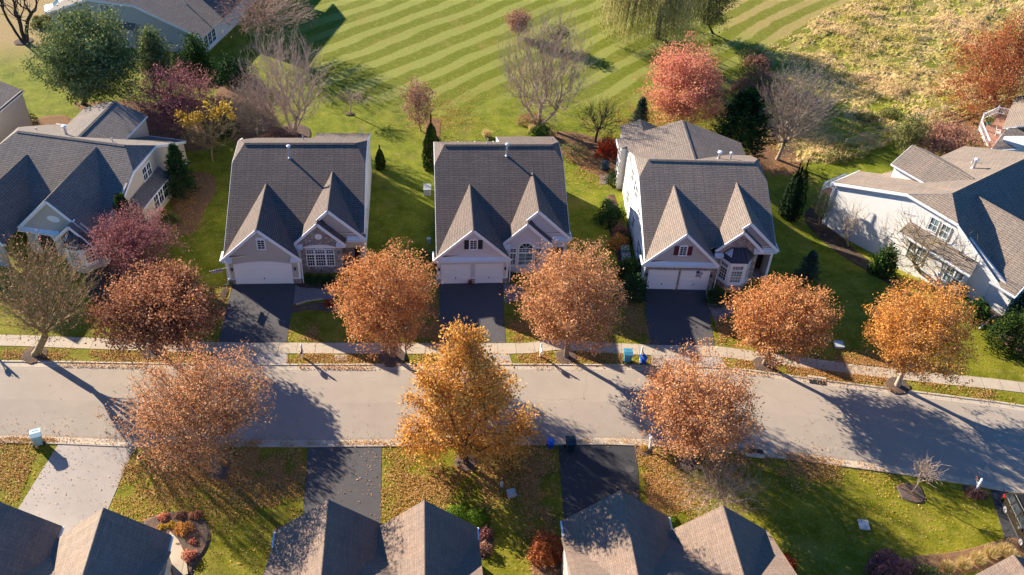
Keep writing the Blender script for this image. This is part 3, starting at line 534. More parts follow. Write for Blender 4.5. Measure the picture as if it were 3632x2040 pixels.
# H7 far right with a deck
T7=thing('house','white-sided house with raised red deck at the far right edge','house',(84.2,22.3,-2.4),R(-35.4)); w=MB()
def l7(x,y,z):
    dx,dy=x-84.2,y-22.3; c,s=math.cos(R(-35.4)),math.sin(R(-35.4)); return (c*dx+s*dy,-s*dx+c*dy,z+2.4)
w.box((0,10),(-1.5,10.2),(0,5.2),'sidW'); w.slab([l7(81.9,20.2,-2.4),l7(92,21.1,-2.4),l7(92,21.1,2.1),l7(81.9,20.2,2.1)],.2,'sidW','sidW',n=Vector(l7(84.3,19.3,0))-Vector(l7(84.2,22.3,0)))
w.slab([l7(81.9,20.2,-2.4),l7(84.0,22.6,-2.4),l7(84.0,22.6,2.6),l7(81.9,20.2,2.1)],.2,'sidW','sidW',n=(-1,0,0)); w.build('side_wall',T7)
rf=MB(); rf.slab([l7(81.5,19.8,2.2),l7(92,20.7,2.2),l7(92,23.5,3.3),l7(84.4,22.8,3.1)],.12,'shF','white'); rf.beam(l7(81.5,19.75,2.1),l7(92,20.65,2.1),.16,.16,'gutter'); rf.slab([(-.5,1.5,5.1),(-.5,10.7,5.1),(5,10.7,7.6),(5,1.5,7.6)],.12,'shF','white'); rf.slab([(5,1.5,7.6),(5,10.7,7.6),(10.5,10.7,5.1),(10.5,1.5,5.1)],.12,'shF','white'); rf.build('roof',T7)
window(T7,(0,5.7,2.65),(0,-1,0),(-1,0,0),1.5,1.9,3,4,'glass',.12,sash=False,name='patio_door')
d_=MB(); D=[(0,.3),(0,10.2),(-1.74,10.0),(-2.98,6.96),(-2.9,5),(-1.2,.6)]; d_.slab([(x,y,2.6) for x,y in D],.12,'deck','white'); d_.build('deck_floor',T7)
for i in range(1,5):
    d_=MB(); (xa,ya),(xb,yb)=D[i],D[i+1]
    for zz in (3.55,2.8): d_.beam((xa,ya,zz),(xb,yb,zz),.1,.09,'white')
    L=math.hypot(xb-xa,yb-ya); k=int(L/.16)
    for j in range(1,k): t=j/k; d_.box((xa+(xb-xa)*t-.02,xa+(xb-xa)*t+.02),(ya+(yb-ya)*t-.02,ya+(yb-ya)*t+.02),(2.8,3.5),'white')
    d_.box((xa-.08,xa+.08),(ya-.08,ya+.08),(0,3.75),'white'); d_.build('deck_railing',T7)
# ------------------------------------------------------------------ ground, road, drives
def gridmesh(name,xs,ys,zf,mat):
    X,Y=np.meshgrid(xs,ys); Z=np.vectorize(zf)(X,Y); n,m=X.shape
    co=np.stack([X,Y,Z],-1).reshape(-1,3); idx=np.arange(n*m).reshape(n,m)
    f=np.stack([idx[:-1,:-1],idx[:-1,1:],idx[1:,1:],idx[1:,:-1]],-1).reshape(-1,4)
    me=bpy.data.meshes.new(name); me.from_pydata(co.tolist(),[],f.tolist()); me.materials.append(mat); me.polygons.foreach_set('use_smooth',[True]*len(f)); o=bpy.data.objects.new(name,me); COL.objects.link(o); o['kind']='structure'; return o
def grassmat():
    m=N('lawn_grass',.9,.1); p=m.pos(); x=m.xyz(p)
    big=m.noise(p,.09,4); mid=m.noise(p,.55,4); fine=m.noise(p,5.5,4,.7); ff=m.noise(p,22,2)
    # mown stripes on the back lawn, 42.7 degrees to the street
    an=R(42.7); s=m.math('ADD',m.math('MULTIPLY',x[0],-math.sin(an)),m.math('MULTIPLY',x[1],math.cos(an)))
    s=m.math('ADD',s,m.math('ADD',m.math('MULTIPLY',m.math('SUBTRACT',mid,.5),.18),m.math('MULTIPLY',m.math('SUBTRACT',big,.5),3.0)))
    ph=m.math('MULTIPLY',m.math('ADD',s,1.25),2*PI/3.55); st=m.maprange(m.math('SINE',ph),-.3,.3); ln=m.maprange(m.math('ABSOLUTE',m.math('SINE',ph)),0,.22,.45,0); st=m.math('SUBTRACT',st,ln)
    st2=m.math('ADD',st,m.math('MULTIPLY',m.math('SUBTRACT',big,.5),1.1))
    edge=m.math('ADD',m.math('ADD',x[1],m.math('MULTIPLY',m.math('ABSOLUTE',m.math('SUBTRACT',x[0],22)),-.12)),m.math('MULTIPLY',m.math('SUBTRACT',big,.5),14)); msk=m.math('MULTIPLY',m.maprange(edge,30,36),m.maprange(m.math('ADD',x[0],m.math('MULTIPLY',m.math('SUBTRACT',big,.5),8)),-1,6))
    stc=m.mix(st2,(.145,.165,.010),(.265,.275,.06))
    base=m.mix(m.maprange(mid,.3,.7),(.10,.135,.005),(.24,.25,.020))
    bk=m.mix(msk,base,stc)
    front=m.mix(m.maprange(mid,.35,.65),(.13,.135,.005),(.25,.225,.02)); fm=m.maprange(x[1],-3,8); c=m.mix(fm,front,bk)
    # sandy, thin turf far to the right
    far=m.maprange(m.math('ADD',m.math('SUBTRACT',x[0],60),m.math('MULTIPLY',m.math('SUBTRACT',x[1],62),.9)),-2,6)
    c=m.mix(m.math('MULTIPLY',far,m.maprange(st,0,1,.1,.6)),c,(.42,.28,.12))
    # drier tan ground at the top left
    tl=m.math('MULTIPLY',m.maprange(m.math('ADD',x[0],m.math('MULTIPLY',big,8)),-20,-29),m.maprange(x[1],42,50)); c=m.mix(tl,c,(.36,.25,.12))
    c=m.mix(m.maprange(fine,.35,.65,0,.75),c,m.mix(1,c,(.42,.5,.42),'MULTIPLY')); c=m.mix(m.maprange(ff,.55,.75,0,.35),c,m.mix(1,c,(1.6,1.4,1.3),'MULTIPLY'))
    pt=m.noise(p,1.7,5,.7); c=m.mix(m.maprange(pt,.52,.72,0,.6),c,(.30,.26,.07)); c=m.mix(m.maprange(m.noise(p,.25,3),.56,.72,0,.45),c,(.24,.18,.05))
    m.col(c); m.bump(m.math('ADD',m.math('MULTIPLY',fine,1.),m.math('MULTIPLY',ff,.5)),.8,.06); return m.m
MT['grass']=grassmat()
def axis(a,b,st,far): return [far[0]]+[a-60,a-20]+list(np.arange(a,b+.01,st))+[b+20,b+80]+[far[1]]
gridmesh('ground',axis(-50,130,1.5,(-700,800)),axis(-50,100,1.5,(-500,1500)),gz,MT['grass'])
def flat(name,pts,mat,dz=.004,kind='structure',th=None,sub=False):
    m=MB(); m.face([(p[0],p[1],gz(p[0],p[1])+dz) for p in pts],mat)
    o=m.build(name); o['kind']=kind; return o
def smooth_line(pts,step=1.2):
    P=[np.array(p[:2],float) for p in pts]; out=[]
    for i in range(len(P)-1):
        p0=P[max(i-1,0)];p1=P[i];p2=P[i+1];p3=P[min(i+2,len(P)-1)]; n=max(1,int(np.linalg.norm(p2-p1)/step))
        for k in range(n):
            t=k/n; out.append(.5*((2*p1)+(-p0+p2)*t+(2*p0-5*p1+4*p2-p3)*t*t+(-p0+3*p1-3*p2+p3)*t**3))
    out.append(P[-1]); return np.array(out)
def offs(L,d):
    T_=np.gradient(L,axis=0); T_/=np.linalg.norm(T_,axis=1)[:,None]; return L+np.stack([-T_[:,1],T_[:,0]],1)*d
def ribbon(name,prof,mat,kind='structure'):
    """prof: list of (polyline, z); UV u runs along the strip"""
    Ls=[p for p,_ in prof]; n=len(Ls[0]); L0=Ls[0]; u=np.concatenate([[0],np.cumsum(np.linalg.norm(np.diff(L0,axis=0),axis=1))]); v=[];f=[];uvs=[]
    for (L,z) in prof: v+= [(a,b,z+gz(a,b)*0) for a,b in L]
    for j in range(len(prof)-1):
        w0=sum(np.linalg.norm(Ls[k+1][0]-Ls[k][0]) for k in range(j)); w1=w0+max(.15,np.linalg.norm(Ls[j+1][0]-Ls[j][0]))
        for i in range(n-1): f.append((j*n+i,j*n+i+1,(j+1)*n+i+1,(j+1)*n+i)); uvs+= [(u[i],w0),(u[i+1],w0),(u[i+1],w1),(u[i],w1)]
    me=bpy.data.meshes.new(name); me.from_pydata(v,[],f); me.materials.append(MT[mat]); uv=me.uv_layers.new(name='UVMap'); uv.data.foreach_set('uv',np.array(uvs).ravel()); o=bpy.data.objects.new(name,me); COL.objects.link(o); o['kind']=kind; return o
def resamp(L,n):
    d=np.concatenate([[0],np.cumsum(np.linalg.norm(np.diff(L,axis=0),axis=1))]); t=np.linspace(0,d[-1],n); return np.stack([np.interp(t,d,L[:,0]),np.interp(t,d,L[:,1])],1)
def asphalt(name,c,crack=.5,patch=.2):
    m=N(name,.92,.12); p=m.pos(); big=m.noise(p,.12,4); mid=m.noise(p,.9,4); fine=m.noise(p,14,3,.7)
    a=m.mix(m.maprange(big,.3,.7),tuple(x*(1-patch) for x in c),tuple(x*(1+patch*.6) for x in c)); a=m.mix(m.maprange(mid,.35,.75,0,.5),a,m.mix(1,a,(.84,.84,.86),'MULTIPLY'))
    wp=m.n('ShaderNodeVectorMath',{'operation':'ADD'}); m.put(wp.inputs[0],p); m.put(wp.inputs[1],m.n('ShaderNodeVectorMath',{'operation':'SCALE'},i0=m.n('ShaderNodeTexNoise',None,Vector=p,Scale=.6,Detail=4.).outputs['Color'],Scale=2.2).outputs[0])
    v=m.n('ShaderNodeTexVoronoi',{'feature':'DISTANCE_TO_EDGE'},Vector=wp.outputs[0],Scale=.11); cr=m.math('MULTIPLY',m.maprange(v.outputs[0],.002,.007,1,0),m.maprange(big,.45,.6)); a=m.mix(m.math('MULTIPLY',cr,crack),a,tuple(x*.3 for x in c))
    a=m.mix(m.maprange(fine,.5,.8,0,.5),a,m.mix(1,a,(1.35,1.32,1.25),'MULTIPLY')); a=m.mix(m.maprange(fine,.45,.2,0,.5),a,m.mix(1,a,(.6,.6,.62),'MULTIPLY'))
    m.col(a); m.bump(fine,.35,.01); return m.m
MT['road']=asphalt('road_asphalt',(.32,.272,.222),.22,.1); MT['drive']=asphalt('driveway_asphalt',(.055,.055,.06),.2,.15); MT['drive2']=asphalt('driveway_asphalt_worn',(.085,.082,.084),.2,.15); MT['driveC']=asphalt('driveway_concrete',(.36,.32,.285),.0,.2)  # asphalt driveway bases darkened to deepen the shade lying on them
def concrete(name,c,jl):
    m=N(name,.85,.2); u=m.xyz(m.uv()); p=m.pos(); f=m.noise(p,1.1,5); ff=m.noise(p,13,3)
    cell=m.math('FLOOR',m.math('DIVIDE',u[0],jl)); wn=m.n('ShaderNodeTexWhiteNoise',{'noise_dimensions':'1D'}); m.put(wn.inputs['W'],cell)
    a=m.mix(m.maprange(f,.3,.7),tuple(x*.85 for x in c),c); a=m.mix(m.math('MULTIPLY',wn.outputs[0],.35),a,m.mix(1,a,(.8,.79,.78),'MULTIPLY'))
    a=m.mix(m.maprange(ff,.5,.8,0,.4),a,m.mix(1,a,(.7,.68,.66),'MULTIPLY'))
    j=m.math('ABSOLUTE',m.math('SUBTRACT',m.math('FRACT',m.math('DIVIDE',u[0],jl)),.5)); jm=m.maprange(j,.5-.03/jl,.5-.008/jl); m.col(m.mix(m.math('MULTIPLY',jm,.75),a,tuple(x*.25 for x in c))); m.bump(m.math('ADD',ff,m.math('MULTIPLY',jm,-2)),.3,.01); return m.m
MT['walk']=concrete('sidewalk_concrete',(.45,.375,.28),1.55); MT['curb']=concrete('curb_concrete',(.48,.405,.31),3.05)
NS=150
far_=resamp(smooth_line([(-75,-7.6),(-40,-8.7),(-16.9,-9.2),(.5,-10.05),(16,-10.5),(25.2,-10.75),(32.3,-11.0),(38,-11.25),(44.6,-11.9),(51.1,-13.3),(57.2,-14.6),(63.3,-15.9),(67.6,-16.9),(85,-21.8),(110,-30)]),NS)
near_=resamp(smooth_line([(-75,-15.5),(-40,-16.8),(-14.1,-18.0),(-4.3,-18.75),(4.2,-19.05),(9.1,-19.25),(15.1,-19.4),(28,-19.7),(34.2,-20.0),(42.2,-21.1),(49.3,-22.5),(55.2,-23.8),(61,-25.3),(63.4,-26.1),(80,-31.6),(105,-41)]),NS)
def curbs(L,s,nm):
    # s=+1: land on the left of the line
    ribbon(nm,[(offs(L,s*.06),-.03),(offs(L,s*.05),.07),(offs(L,-s*.12),.08),(offs(L,-s*.22),.02),(offs(L,-s*.66),.012),(offs(L,-s*.68),-.02)],'curb')
curbs(far_,1,'curb'); curbs(near_,-1,'curb')
ribbon('road',[(offs(far_,-.6),.0),(offs(far_,-.9),.02),((offs(far_,-.9)+offs(near_,.9))/2,.09),(offs(near_,.9),.02),(offs(near_,.6),.0)],'road')
swf=resamp(smooth_line([(-75,-3.6),(-40,-4.8),(-17.9,-6.0),(-11.3,-6.5),(.4,-7.4),(6.1,-7.6),(18.9,-8.0),(24.7,-8.15),(26.8,-8.15),(28.9,-7.75),(32,-8.1),(37.6,-8.7),(43.2,-9.0),(46.5,-9.75),(51.9,-10.9),(56.5,-11.9),(63.2,-13.1),(69,-14.2),(85,-18),(110,-26)]),NS)
ribbon('sidewalk',[(swf,-.02),(swf,.03),(offs(swf,-1.32),.03),(offs(swf,-1.32),-.02)],'walk')
def drive(name,pts,mat,dz=.02):
    m=MB(); P=[(p[0],p[1],dz) for p in pts]; m.face(P,mat); Q=[(p[0],p[1],-.05) for p in pts]
    for i in range(len(P)): j=(i+1)%len(P); m.face([P[i],Q[i],Q[j],P[j]],mat)
    o=m.build(name); o['kind']='structure'; return o
def L_at(L,x): return np.interp(x,L[:,0],L[:,1])
def fardrive(xl,xr,yt,xl2,xr2,mat):
    drive('driveway',[(xl,yt),(xl2,L_at(swf,xl2)+.02),(xr2,L_at(swf,xr2)+.02),(xr,yt)],mat)
    # concrete apron between sidewalk and kerb
    a,b=xl2-.1,xr2+.2; s2=offs(swf,-1.34); drive('driveway_apron',[(a,L_at(s2,a)),(a-.2,L_at(far_,a)+.05),(b+.2,L_at(far_,b)+.05),(b,L_at(s2,b))],'driveC',.026)
fardrive(.42,6.1,.3,.35,6.1,'drive2'); fardrive(19.2,25.1,.1,19.15,24.8,'drive2'); fardrive(38.15,44.2,-1.1,37.4,43.1,'drive2')
def neardrive(p,mat): drive('driveway',p,mat)
n2=offs(near_,-.02)
neardrive([(8.95,L_at(near_,9)-.05),(14.5,L_at(near_,14.5)-.05),(14.7,-29.2),(9.2,-29.2)],'drive2')
neardrive([(28.1,L_at(near_,28.1)-.05),(34.2,L_at(near_,34.2)-.05),(33.6,-24.9),(33.3,-29.2),(27.6,-29.2)],'drive')
neardrive([(-9.7,L_at(near_,-9.7)-.05),(-4.0,L_at(near_,-4)-.05),(-5.0,-28.8),(-11.6,-28.8)],'driveC')
neardrive([(60.6,L_at(near_,60.6)-.05),(66.5,L_at(near_,66.5)-.05),(64.2,-33),(58.9,-33)],'drive')
def paver():
    m=N('paver_walk',.85,.2); br=m.n('ShaderNodeTexBrick',None,Vector=m.pos(),Scale=1.,Mortar_Size=.02,Brick_Width=.24,Row_Height=.13); br.inputs['Color1'].default_value=(.30,.26,.24,1); br.inputs['Color2'].default_value=(.2,.18,.18,1); br.inputs['Mortar'].default_value=(.1,.09,.09,1); m.col(br.outputs[0]); return m.m
MT['paver']=paver()
def pd(*q): return [at(a,b)[:2] for a,b in q]
flat('paver_path',pd((743,719),(738,768),(752,764),(775,759),(806,754),(836,754),(850,730),(800,727),(770,722)),'paver',.03)
flat('paver_path',pd((1267,715),(1271,764),(1284,760),(1305,757),(1320,745),(1310,722),(1290,715)),'paver',.03)
flat('paver_path',pd((1780,768),(1800,812),(1815,806),(1835,797),(1850,780),(1840,768)),'paver',.03)
e=MB()
for q in (((1777,735),(1781,768),(1840,768)),((745,767),(775,758),(812,753))):
    P=[at(*p) for p in q]
    for a,b in zip(P,P[1:]): e.beam((a[0],a[1],.06),(b[0],b[1],.06),.12,.12,'walk')
e.build('stone_edging')['kind']='structure'
def mulchmat(name,c):
    m=N(name,.95,.1); p=m.pos(); f=m.noise(p,9,5,.7); g=m.noise(p,1.2,3); m.col(m.mix(m.maprange(g,.5,.7,0,.5),m.mix(f,tuple(x*.45 for x in c),tuple(x*1.6 for x in c)),(.25,.12,.06))); m.bump(f,1,.06); return m.m
MT['mulch']=mulchmat('bark_mulch',(.10,.075,.06)); MT['mulchr']=mulchmat('leafy_mulch',(.17,.10,.055)); MT['soil']=mulchmat('dark_soil',(.06,.045,.035))
def blob(name,pts,mat,h=.08,dz=.004,n=40):
    P=[np.array(p[:2]) for p in pts]; L=smooth_line(P+[P[0]],.5)[:-1]; c=L.mean(0); m=MB(); K=len(L)
    rings=[L,c+(L-c)*.9,c+(L-c)*.5]; zs=[dz,dz+h*.7,dz+h]
    Z=lambda p,z:(p[0],p[1],gz(p[0],p[1])+z)
    for r in range(2):
        for i in range(K): j=(i+1)%K; m.face([Z(rings[r][i],zs[r]),Z(rings[r][j],zs[r]),Z(rings[r+1][j],zs[r+1]),Z(rings[r+1][i],zs[r+1])],mat)
    for i in range(K): j=(i+1)%K; m.face([Z(rings[2][i],zs[2]),Z(rings[2][j],zs[2]),Z(c,zs[2])],mat)
    o=m.build(name,smooth=True); o['kind']='structure'; return o
def ring(px,py,r=.9,mat='mulch',h=.12,ry=None):
    c=at(px,py); blob('mulch_bed',[(c[0]+r*(1+.1*math.sin(3*k+px))*math.cos(2*PI*k/12),c[1]+(ry or r)*(1+.1*math.sin(5*k+py))*math.sin(2*PI*k/12)) for k in range(12)],mat,h)
# beds
blob('mulch_bed',pd((352,1345),(362,1308),(400,1294),(450,1288),(500,1296),(528,1325),(530,1362),(515,1395),(495,1420),(485,1447),(440,1447),(425,1400),(400,1350)),'mulch',.15)
blob('mulch_bed',pd((1200,1325),(1225,1320),(1240,1350),(1238,1390),(1215,1410),(1195,1400)),'soil'); blob('mulch_bed',pd((1340,1385),(1380,1390),(1415,1385),(1420,1447),(1340,1447)),'mulchr')
blob('mulch_bed',pd((562,722),(575,722),(572,745),(560,760),(552,745)),'soil'); blob('mulch_bed',pd((740,700),(860,700),(850,726),(790,726),(748,722)),'soil'); blob('mulch_bed',pd((722,775),(790,762),(845,765),(850,786),(780,780),(735,788)),'mulch',.05)
blob('mulch_bed',pd((1522,500),(1545,490),(1565,560),(1592,650),(1615,735),(1600,755),(1570,740),(1552,650),(1532,580)),'soil'); blob('mulch_bed',pd((1780,735),(1850,740),(1860,768),(1800,766)),'soil')
blob('mulch_bed',pd((215,640),(330,660),(440,690),(470,740),(420,790),(250,770),(215,700)),'soil')
blob('mulch_bed',pd((430,440),(520,435),(545,470),(520,520),(480,590),(440,560)),'mulchr',.04); blob('mulch_bed',pd((180,260),(330,255),(520,270),(560,330),(500,380),(380,350),(240,300)),'mulchr',.06)
blob('mulch_bed',pd((80,300),(160,290),(215,330),(200,370),(100,370),(70,340)),'mulchr'); blob('mulch_bed',pd((550,210),(640,190),(700,330),(600,360),(540,300)),'mulchr',.05)
blob('mulch_bed',pd((1380,340),(1420,330),(1500,345),(1560,360),(1560,440),(1500,440),(1430,400),(1385,370)),'mulchr',.04)
blob('mulch_bed',pd((1880,330),(1950,310),(2010,360),(2010,430),(1930,440),(1890,400)),'mulchr',.04); blob('mulch_bed',pd((2330,300),(2420,262),(2500,280),(2576,250),(2640,330),(2500,345),(2420,340),(2340,330)),'mulchO' if 'mulchO' in MT else 'mulchr',.03)
blob('mulch_bed',pd((2450,790),(2475,800),(2530,870),(2576,900),(2600,860),(2560,760),(2500,760)),'mulch',.1); blob('mulch_bed',pd((2040,520),(2100,580),(2180,650),(2260,700),(2250,720),(2160,670),(2060,600),(2020,550)),'soil')
blob('mulch_bed',pd((2420,1222),(2465,1232),(2490,1245),(2480,1258),(2440,1250)),'soil'); blob('mulch_bed',pd((2290,1400),(2420,1385),(2560,1350),(2600,1400),(2400,1447),(2300,1447)),'mulchr',.05)
blob('mulch_bed',pd((1070,300),(1105,300),(1108,340),(1100,420),(1085,420),(1070,360)),'mulchr',.05); blob('mulch_bed',pd((1600,1123),(1640,1126),(1648,1142),(1620,1150),(1602,1140)),'mulch',.06)
for q in ((88,893,1.1),(385,886,1.),(552,1190,.8),(988,898,1.25),(1172,1163,.9),(1425,898,1.),(1727,1163,.85),(1922,918,1.),(2257,972,1.1),(2292,1240,1.05),(880,287,.5),(735,338,2.2),(60,105,1.2)): ring(*q)

flat('paver_path',pd((428,1340),(450,1362),(468,1400),(474,1447),(440,1460),(424,1400)),'walk',.17)
# ------------------------------------------------------------------ vegetation
LM={}
def L_(n,st,tr=.3): LM[n]=leafmat('leaf_'+n,st,tr)
L_('copper',[(0,(.20,.065,.02)),(.3,(.46,.18,.055)),(.6,(.64,.30,.115)),(.85,(.72,.40,.19)),(1,(.62,.38,.05))])
L_('copperd',[(0,(.10,.035,.018)),(.35,(.27,.11,.05)),(.7,(.50,.25,.14)),(.93,(.62,.37,.24)),(1,(.50,.36,.04))])
L_('pinkor',[(0,(.24,.09,.035)),(.35,(.50,.22,.085)),(.7,(.68,.36,.17)),(.92,(.76,.47,.27)),(1,(.66,.38,.07))])
L_('orange',[(0,(.22,.09,.022)),(.4,(.54,.24,.055)),(.75,(.68,.35,.10)),(1,(.60,.38,.05))])
L_('gold',[(0,(.24,.10,.02)),(.35,(.58,.27,.05)),(.7,(.74,.42,.12)),(1,(.76,.54,.13))])
L_('pink',[(0,(.22,.06,.04)),(.3,(.55,.17,.15)),(.6,(.62,.28,.16)),(.85,(.62,.36,.16)),(1,(.52,.36,.08))],.4)
L_('rose',[(0,(.10,.035,.04)),(.4,(.28,.10,.11)),(.8,(.42,.19,.18)),(1,(.46,.27,.23))])
L_('yellow',[(0,(.2,.13,.02)),(.5,(.48,.30,.03)),(1,(.52,.38,.10))])
L_('rust',[(0,(.15,.04,.015)),(.5,(.40,.125,.045)),(1,(.46,.19,.09))])
L_('red',[(0,(.15,.02,.012)),(.5,(.42,.05,.02)),(1,(.48,.12,.05))])
L_('brown',[(0,(0.130,0.058,0.039)),(.5,(0.338,0.169,0.117)),(1,(0.468,0.286,0.208))])
L_('green',[(0,(0.014,0.036,0.010)),(.5,(0.036,0.084,0.017)),(1,(0.108,0.156,0.024))],.15)
L_('pine',[(0,(.05,.07,.02)),(.5,(.16,.20,.07)),(1,(.36,.38,.16))],.15)
L_('dgreen',[(0,(.008,.025,.010)),(.5,(.02,.06,.02)),(1,(.07,.12,.03))],.1)
L_('arbor',[(0,(.008,.02,.008)),(.5,(.025,.05,.008)),(1,(.07,.09,.012))],.1)
L_('spruce',[(0,(.015,.03,.025)),(.5,(.04,.07,.05)),(1,(.11,.15,.09))],.1)
L_('olive',[(0,(0.060,0.072,0.024)),(.5,(0.180,0.192,0.060)),(1,(0.336,0.324,0.120))],.25)
L_('box',[(0,(.03,.06,.005)),(.5,(.07,.13,.01)),(1,(.13,.20,.02))],.15)
L_('willow',[(0,(.14,.13,.04)),(.5,(.38,.34,.12)),(1,(.58,.52,.26))],.3)
L_('straw',[(0,(.20,.17,.05)),(.3,(.34,.32,.06)),(.5,(.50,.38,.15)),(1,(.72,.52,.32))],.3)
L_('litter',[(0,(.16,.07,.025)),(.4,(.40,.19,.055)),(.75,(.55,.30,.10)),(1,(.62,.42,.24))],.1)
def bark(n,c): LM[n]=plain('bark_'+n,c,.9,.3,6)
L_('vdark',[(0,(.005,.012,.006)),(.5,(.012,.028,.01)),(1,(.03,.05,.015))],.08)
bark('bk',(.185,.145,.11)); bark('bkd',(.055,.045,.04)); bark('bkg',(.27,.215,.17)); bark('bkt',(.36,.27,.20)); bark('birch',(.40,.29,.235)); bark('bkr',(.22,.10,.09)); bark('bky',(.25,.19,.09)); bark('bkp',(.33,.25,.195))
def quads(name,C,U,V,rnd,mat,parent=None,tri=False):
    """leaf sized faces: centres C, half-axes U,V"""
    n=len(C); co=np.empty((n,4,3)); co[:,0]=C-U; co[:,1]=C-V*.7; co[:,2]=C+U; co[:,3]=C+V*.7
    me=bpy.data.meshes.new(name); me.vertices.add(n*4); me.vertices.foreach_set('co',co.astype(np.float32).ravel())
    me.loops.add(n*4); me.loops.foreach_set('vertex_index',np.arange(n*4,dtype=np.int32)); me.polygons.add(n); me.polygons.foreach_set('loop_start',np.arange(0,n*4,4,dtype=np.int32))
    try: me.polygons.foreach_set('loop_total',np.full(n,4,dtype=np.int32))
    except Exception: pass
    me.update(calc_edges=True); at_=me.attributes.new('rnd','FLOAT','FACE'); at_.data.foreach_set('value',np.clip(rnd,0,1).astype(np.float32)); me.materials.append(mat)
    o=bpy.data.objects.new(name,me); COL.objects.link(o)
    if parent: o.parent=parent
    return o
def rdir(n):
    v=rng.normal(size=(n,3)); return v/np.linalg.norm(v,axis=1)[:,None]
def leaves(name,C,size,rnd,mat,parent=None,asp=.62,nrm_=None,flat=0.):
    n=len(C); d=rdir(n)
    if nrm_ is not None: d=d*(1-flat)+nrm_*flat; d/=np.linalg.norm(d,axis=1)[:,None]+1e-9
    t=rdir(n); u=np.cross(d,t); u/=np.linalg.norm(u,axis=1)[:,None]+1e-9; v=np.cross(d,u); s=size*rng.uniform(.6,1.3,n)[:,None]/2
    return quads(name,C,u*s*1.25,v*s*asp*1.6,rnd,mat,parent)
def skeleton(base,fork,targets,step=.7,spread=.9,up=.25,nfork=1,fan=.3):
    nd=[np.array(base,float)]; par=[-1]
    k=max(2,int(np.linalg.norm(np.array(fork)-base)/.7))
    for i in range(1,k+1): nd.append(base+(np.array(fork)-base)*i/k+rng.normal(size=3)*.03*(i<k)); par.append(len(nd)-2)
    f0=len(nd)-1; f=nd[-1]; P=np.empty((len(targets)*14+200,3)); P[:len(nd)]=nd; cnt=len(nd); dist=np.zeros(len(P)); par=par+[0]*(len(P)-len(par)); dist[:cnt]=0; dist[:f0]=1e3
    ti=np.argsort(np.linalg.norm(targets-f,axis=1)+rng.normal(size=len(targets))*.5)
    tips=[]
    for t in targets[ti]:
        A=P[f0:cnt]; d=np.linalg.norm(A-t,axis=1); df=np.linalg.norm(t-f); cost=d+dist[f0:cnt]*fan+np.where(dist[f0:cnt]>df*.92,5,0)+np.maximum(0,A[:,2]-t[2]-.2)*1.2
        j=f0+int(np.argmin(cost)); a=P[j].copy(); pj_=P[par[j]] if par[j]>=0 else a-np.array([0,0,1.]); v0=a-pj_; v0/=np.linalg.norm(v0)+1e-9; D=t-a; L=np.linalg.norm(D)
        if L<.12: continue
        q=max(1,int(L/step)); c=a+v0*L*.28+np.array([0,0,up*L*.2]); prev=j
        for s in range(1,q+1):
            w=s/q; p=(1-w)**2*a+2*w*(1-w)*c+w*w*t+(rng.normal(size=3)*.04 if s<q else 0)
            P[cnt]=p; par[cnt]=prev; dist[cnt]=dist[prev]+L/q; prev=cnt; cnt+=1
            if cnt>=len(P)-2: break
        tips.append(prev)
        if cnt>=len(P)-20: break
    P=P[:cnt]; par=np.array(par[:cnt]); n=np.zeros(cnt); n[tips]=1
    for i in range(cnt-1,0,-1): n[par[i]]+=n[i]
    return P,par,np.maximum(n,1),np.array(tips),f0
def limbs(name,P,par,r,sel,sides,mat,parent):
    idx=np.nonzero(sel)[0]; idx=idx[idx>0]
    if len(idx)==0: return None
    a=P[par[idx]]; b=P[idx]; d=b-a; L=np.linalg.norm(d,axis=1)[:,None]+1e-9; d=d/L; a=a-d*.02
    t=np.where(np.abs(d[:,2:3])>.9,np.array([[1.,0,0]]),np.array([[0,0,1.]])); u=np.cross(d,t); u/=np.linalg.norm(u,axis=1)[:,None]; v=np.cross(d,u); ra=np.minimum(r[par[idx]],r[idx]*1.6)[:,None]; rb=r[idx][:,None]
    m=len(idx); co=np.empty((m,2*sides,3))
    for k in range(sides):
        o=u*math.cos(2*PI*k/sides)+v*math.sin(2*PI*k/sides); co[:,k]=a+o*ra; co[:,sides+k]=b+o*rb
    fi=[]; 
    for k in range(sides): k2=(k+1)%sides; fi.append([k,k2,sides+k2,sides+k])
    fi=np.array(fi,dtype=np.int64); F=(np.arange(m)[:,None,None]*2*sides+fi[None]).reshape(-1,4)
    me=bpy.data.meshes.new(name); nv=m*2*sides; me.vertices.add(nv); me.vertices.foreach_set('co',co.astype(np.float32).ravel()); nf=len(F); me.loops.add(nf*4); me.loops.foreach_set('vertex_index',F.astype(np.int32).ravel()); me.polygons.add(nf); me.polygons.foreach_set('loop_start',np.arange(0,nf*4,4,dtype=np.int32))
    try: me.polygons.foreach_set('loop_total',np.full(nf,4,dtype=np.int32))
    except Exception: pass
    me.update(calc_edges=True); me.materials.append(mat); me.polygons.foreach_set('use_smooth',[True]*nf); o=bpy.data.objects.new(name,me); COL.objects.link(o)
    if parent: o.parent=parent
    return o
def crownbox(b,x0,x1,y0,y1):
    """centre and radii of a crown from its extent in the photo and the foot of its trunk"""
    cx,cy=(x0+x1)/2,(y0+y1)/2; d=ray(cx,cy); h=np.array([FW[0],FW[1],0]); h/=np.linalg.norm(h)
    t=((b-CAM)@h)/(d@h); c=CAM+d*t; dep=t*1.0; sc_=F_/SD/dep; a=(x1-x0)/2/sc_; v=(y1-y0)/2/sc_; s2=_sp*a
    bz=math.sqrt(max(v*v-s2*s2,(.35*v)**2))/_cp
    return c,a,bz
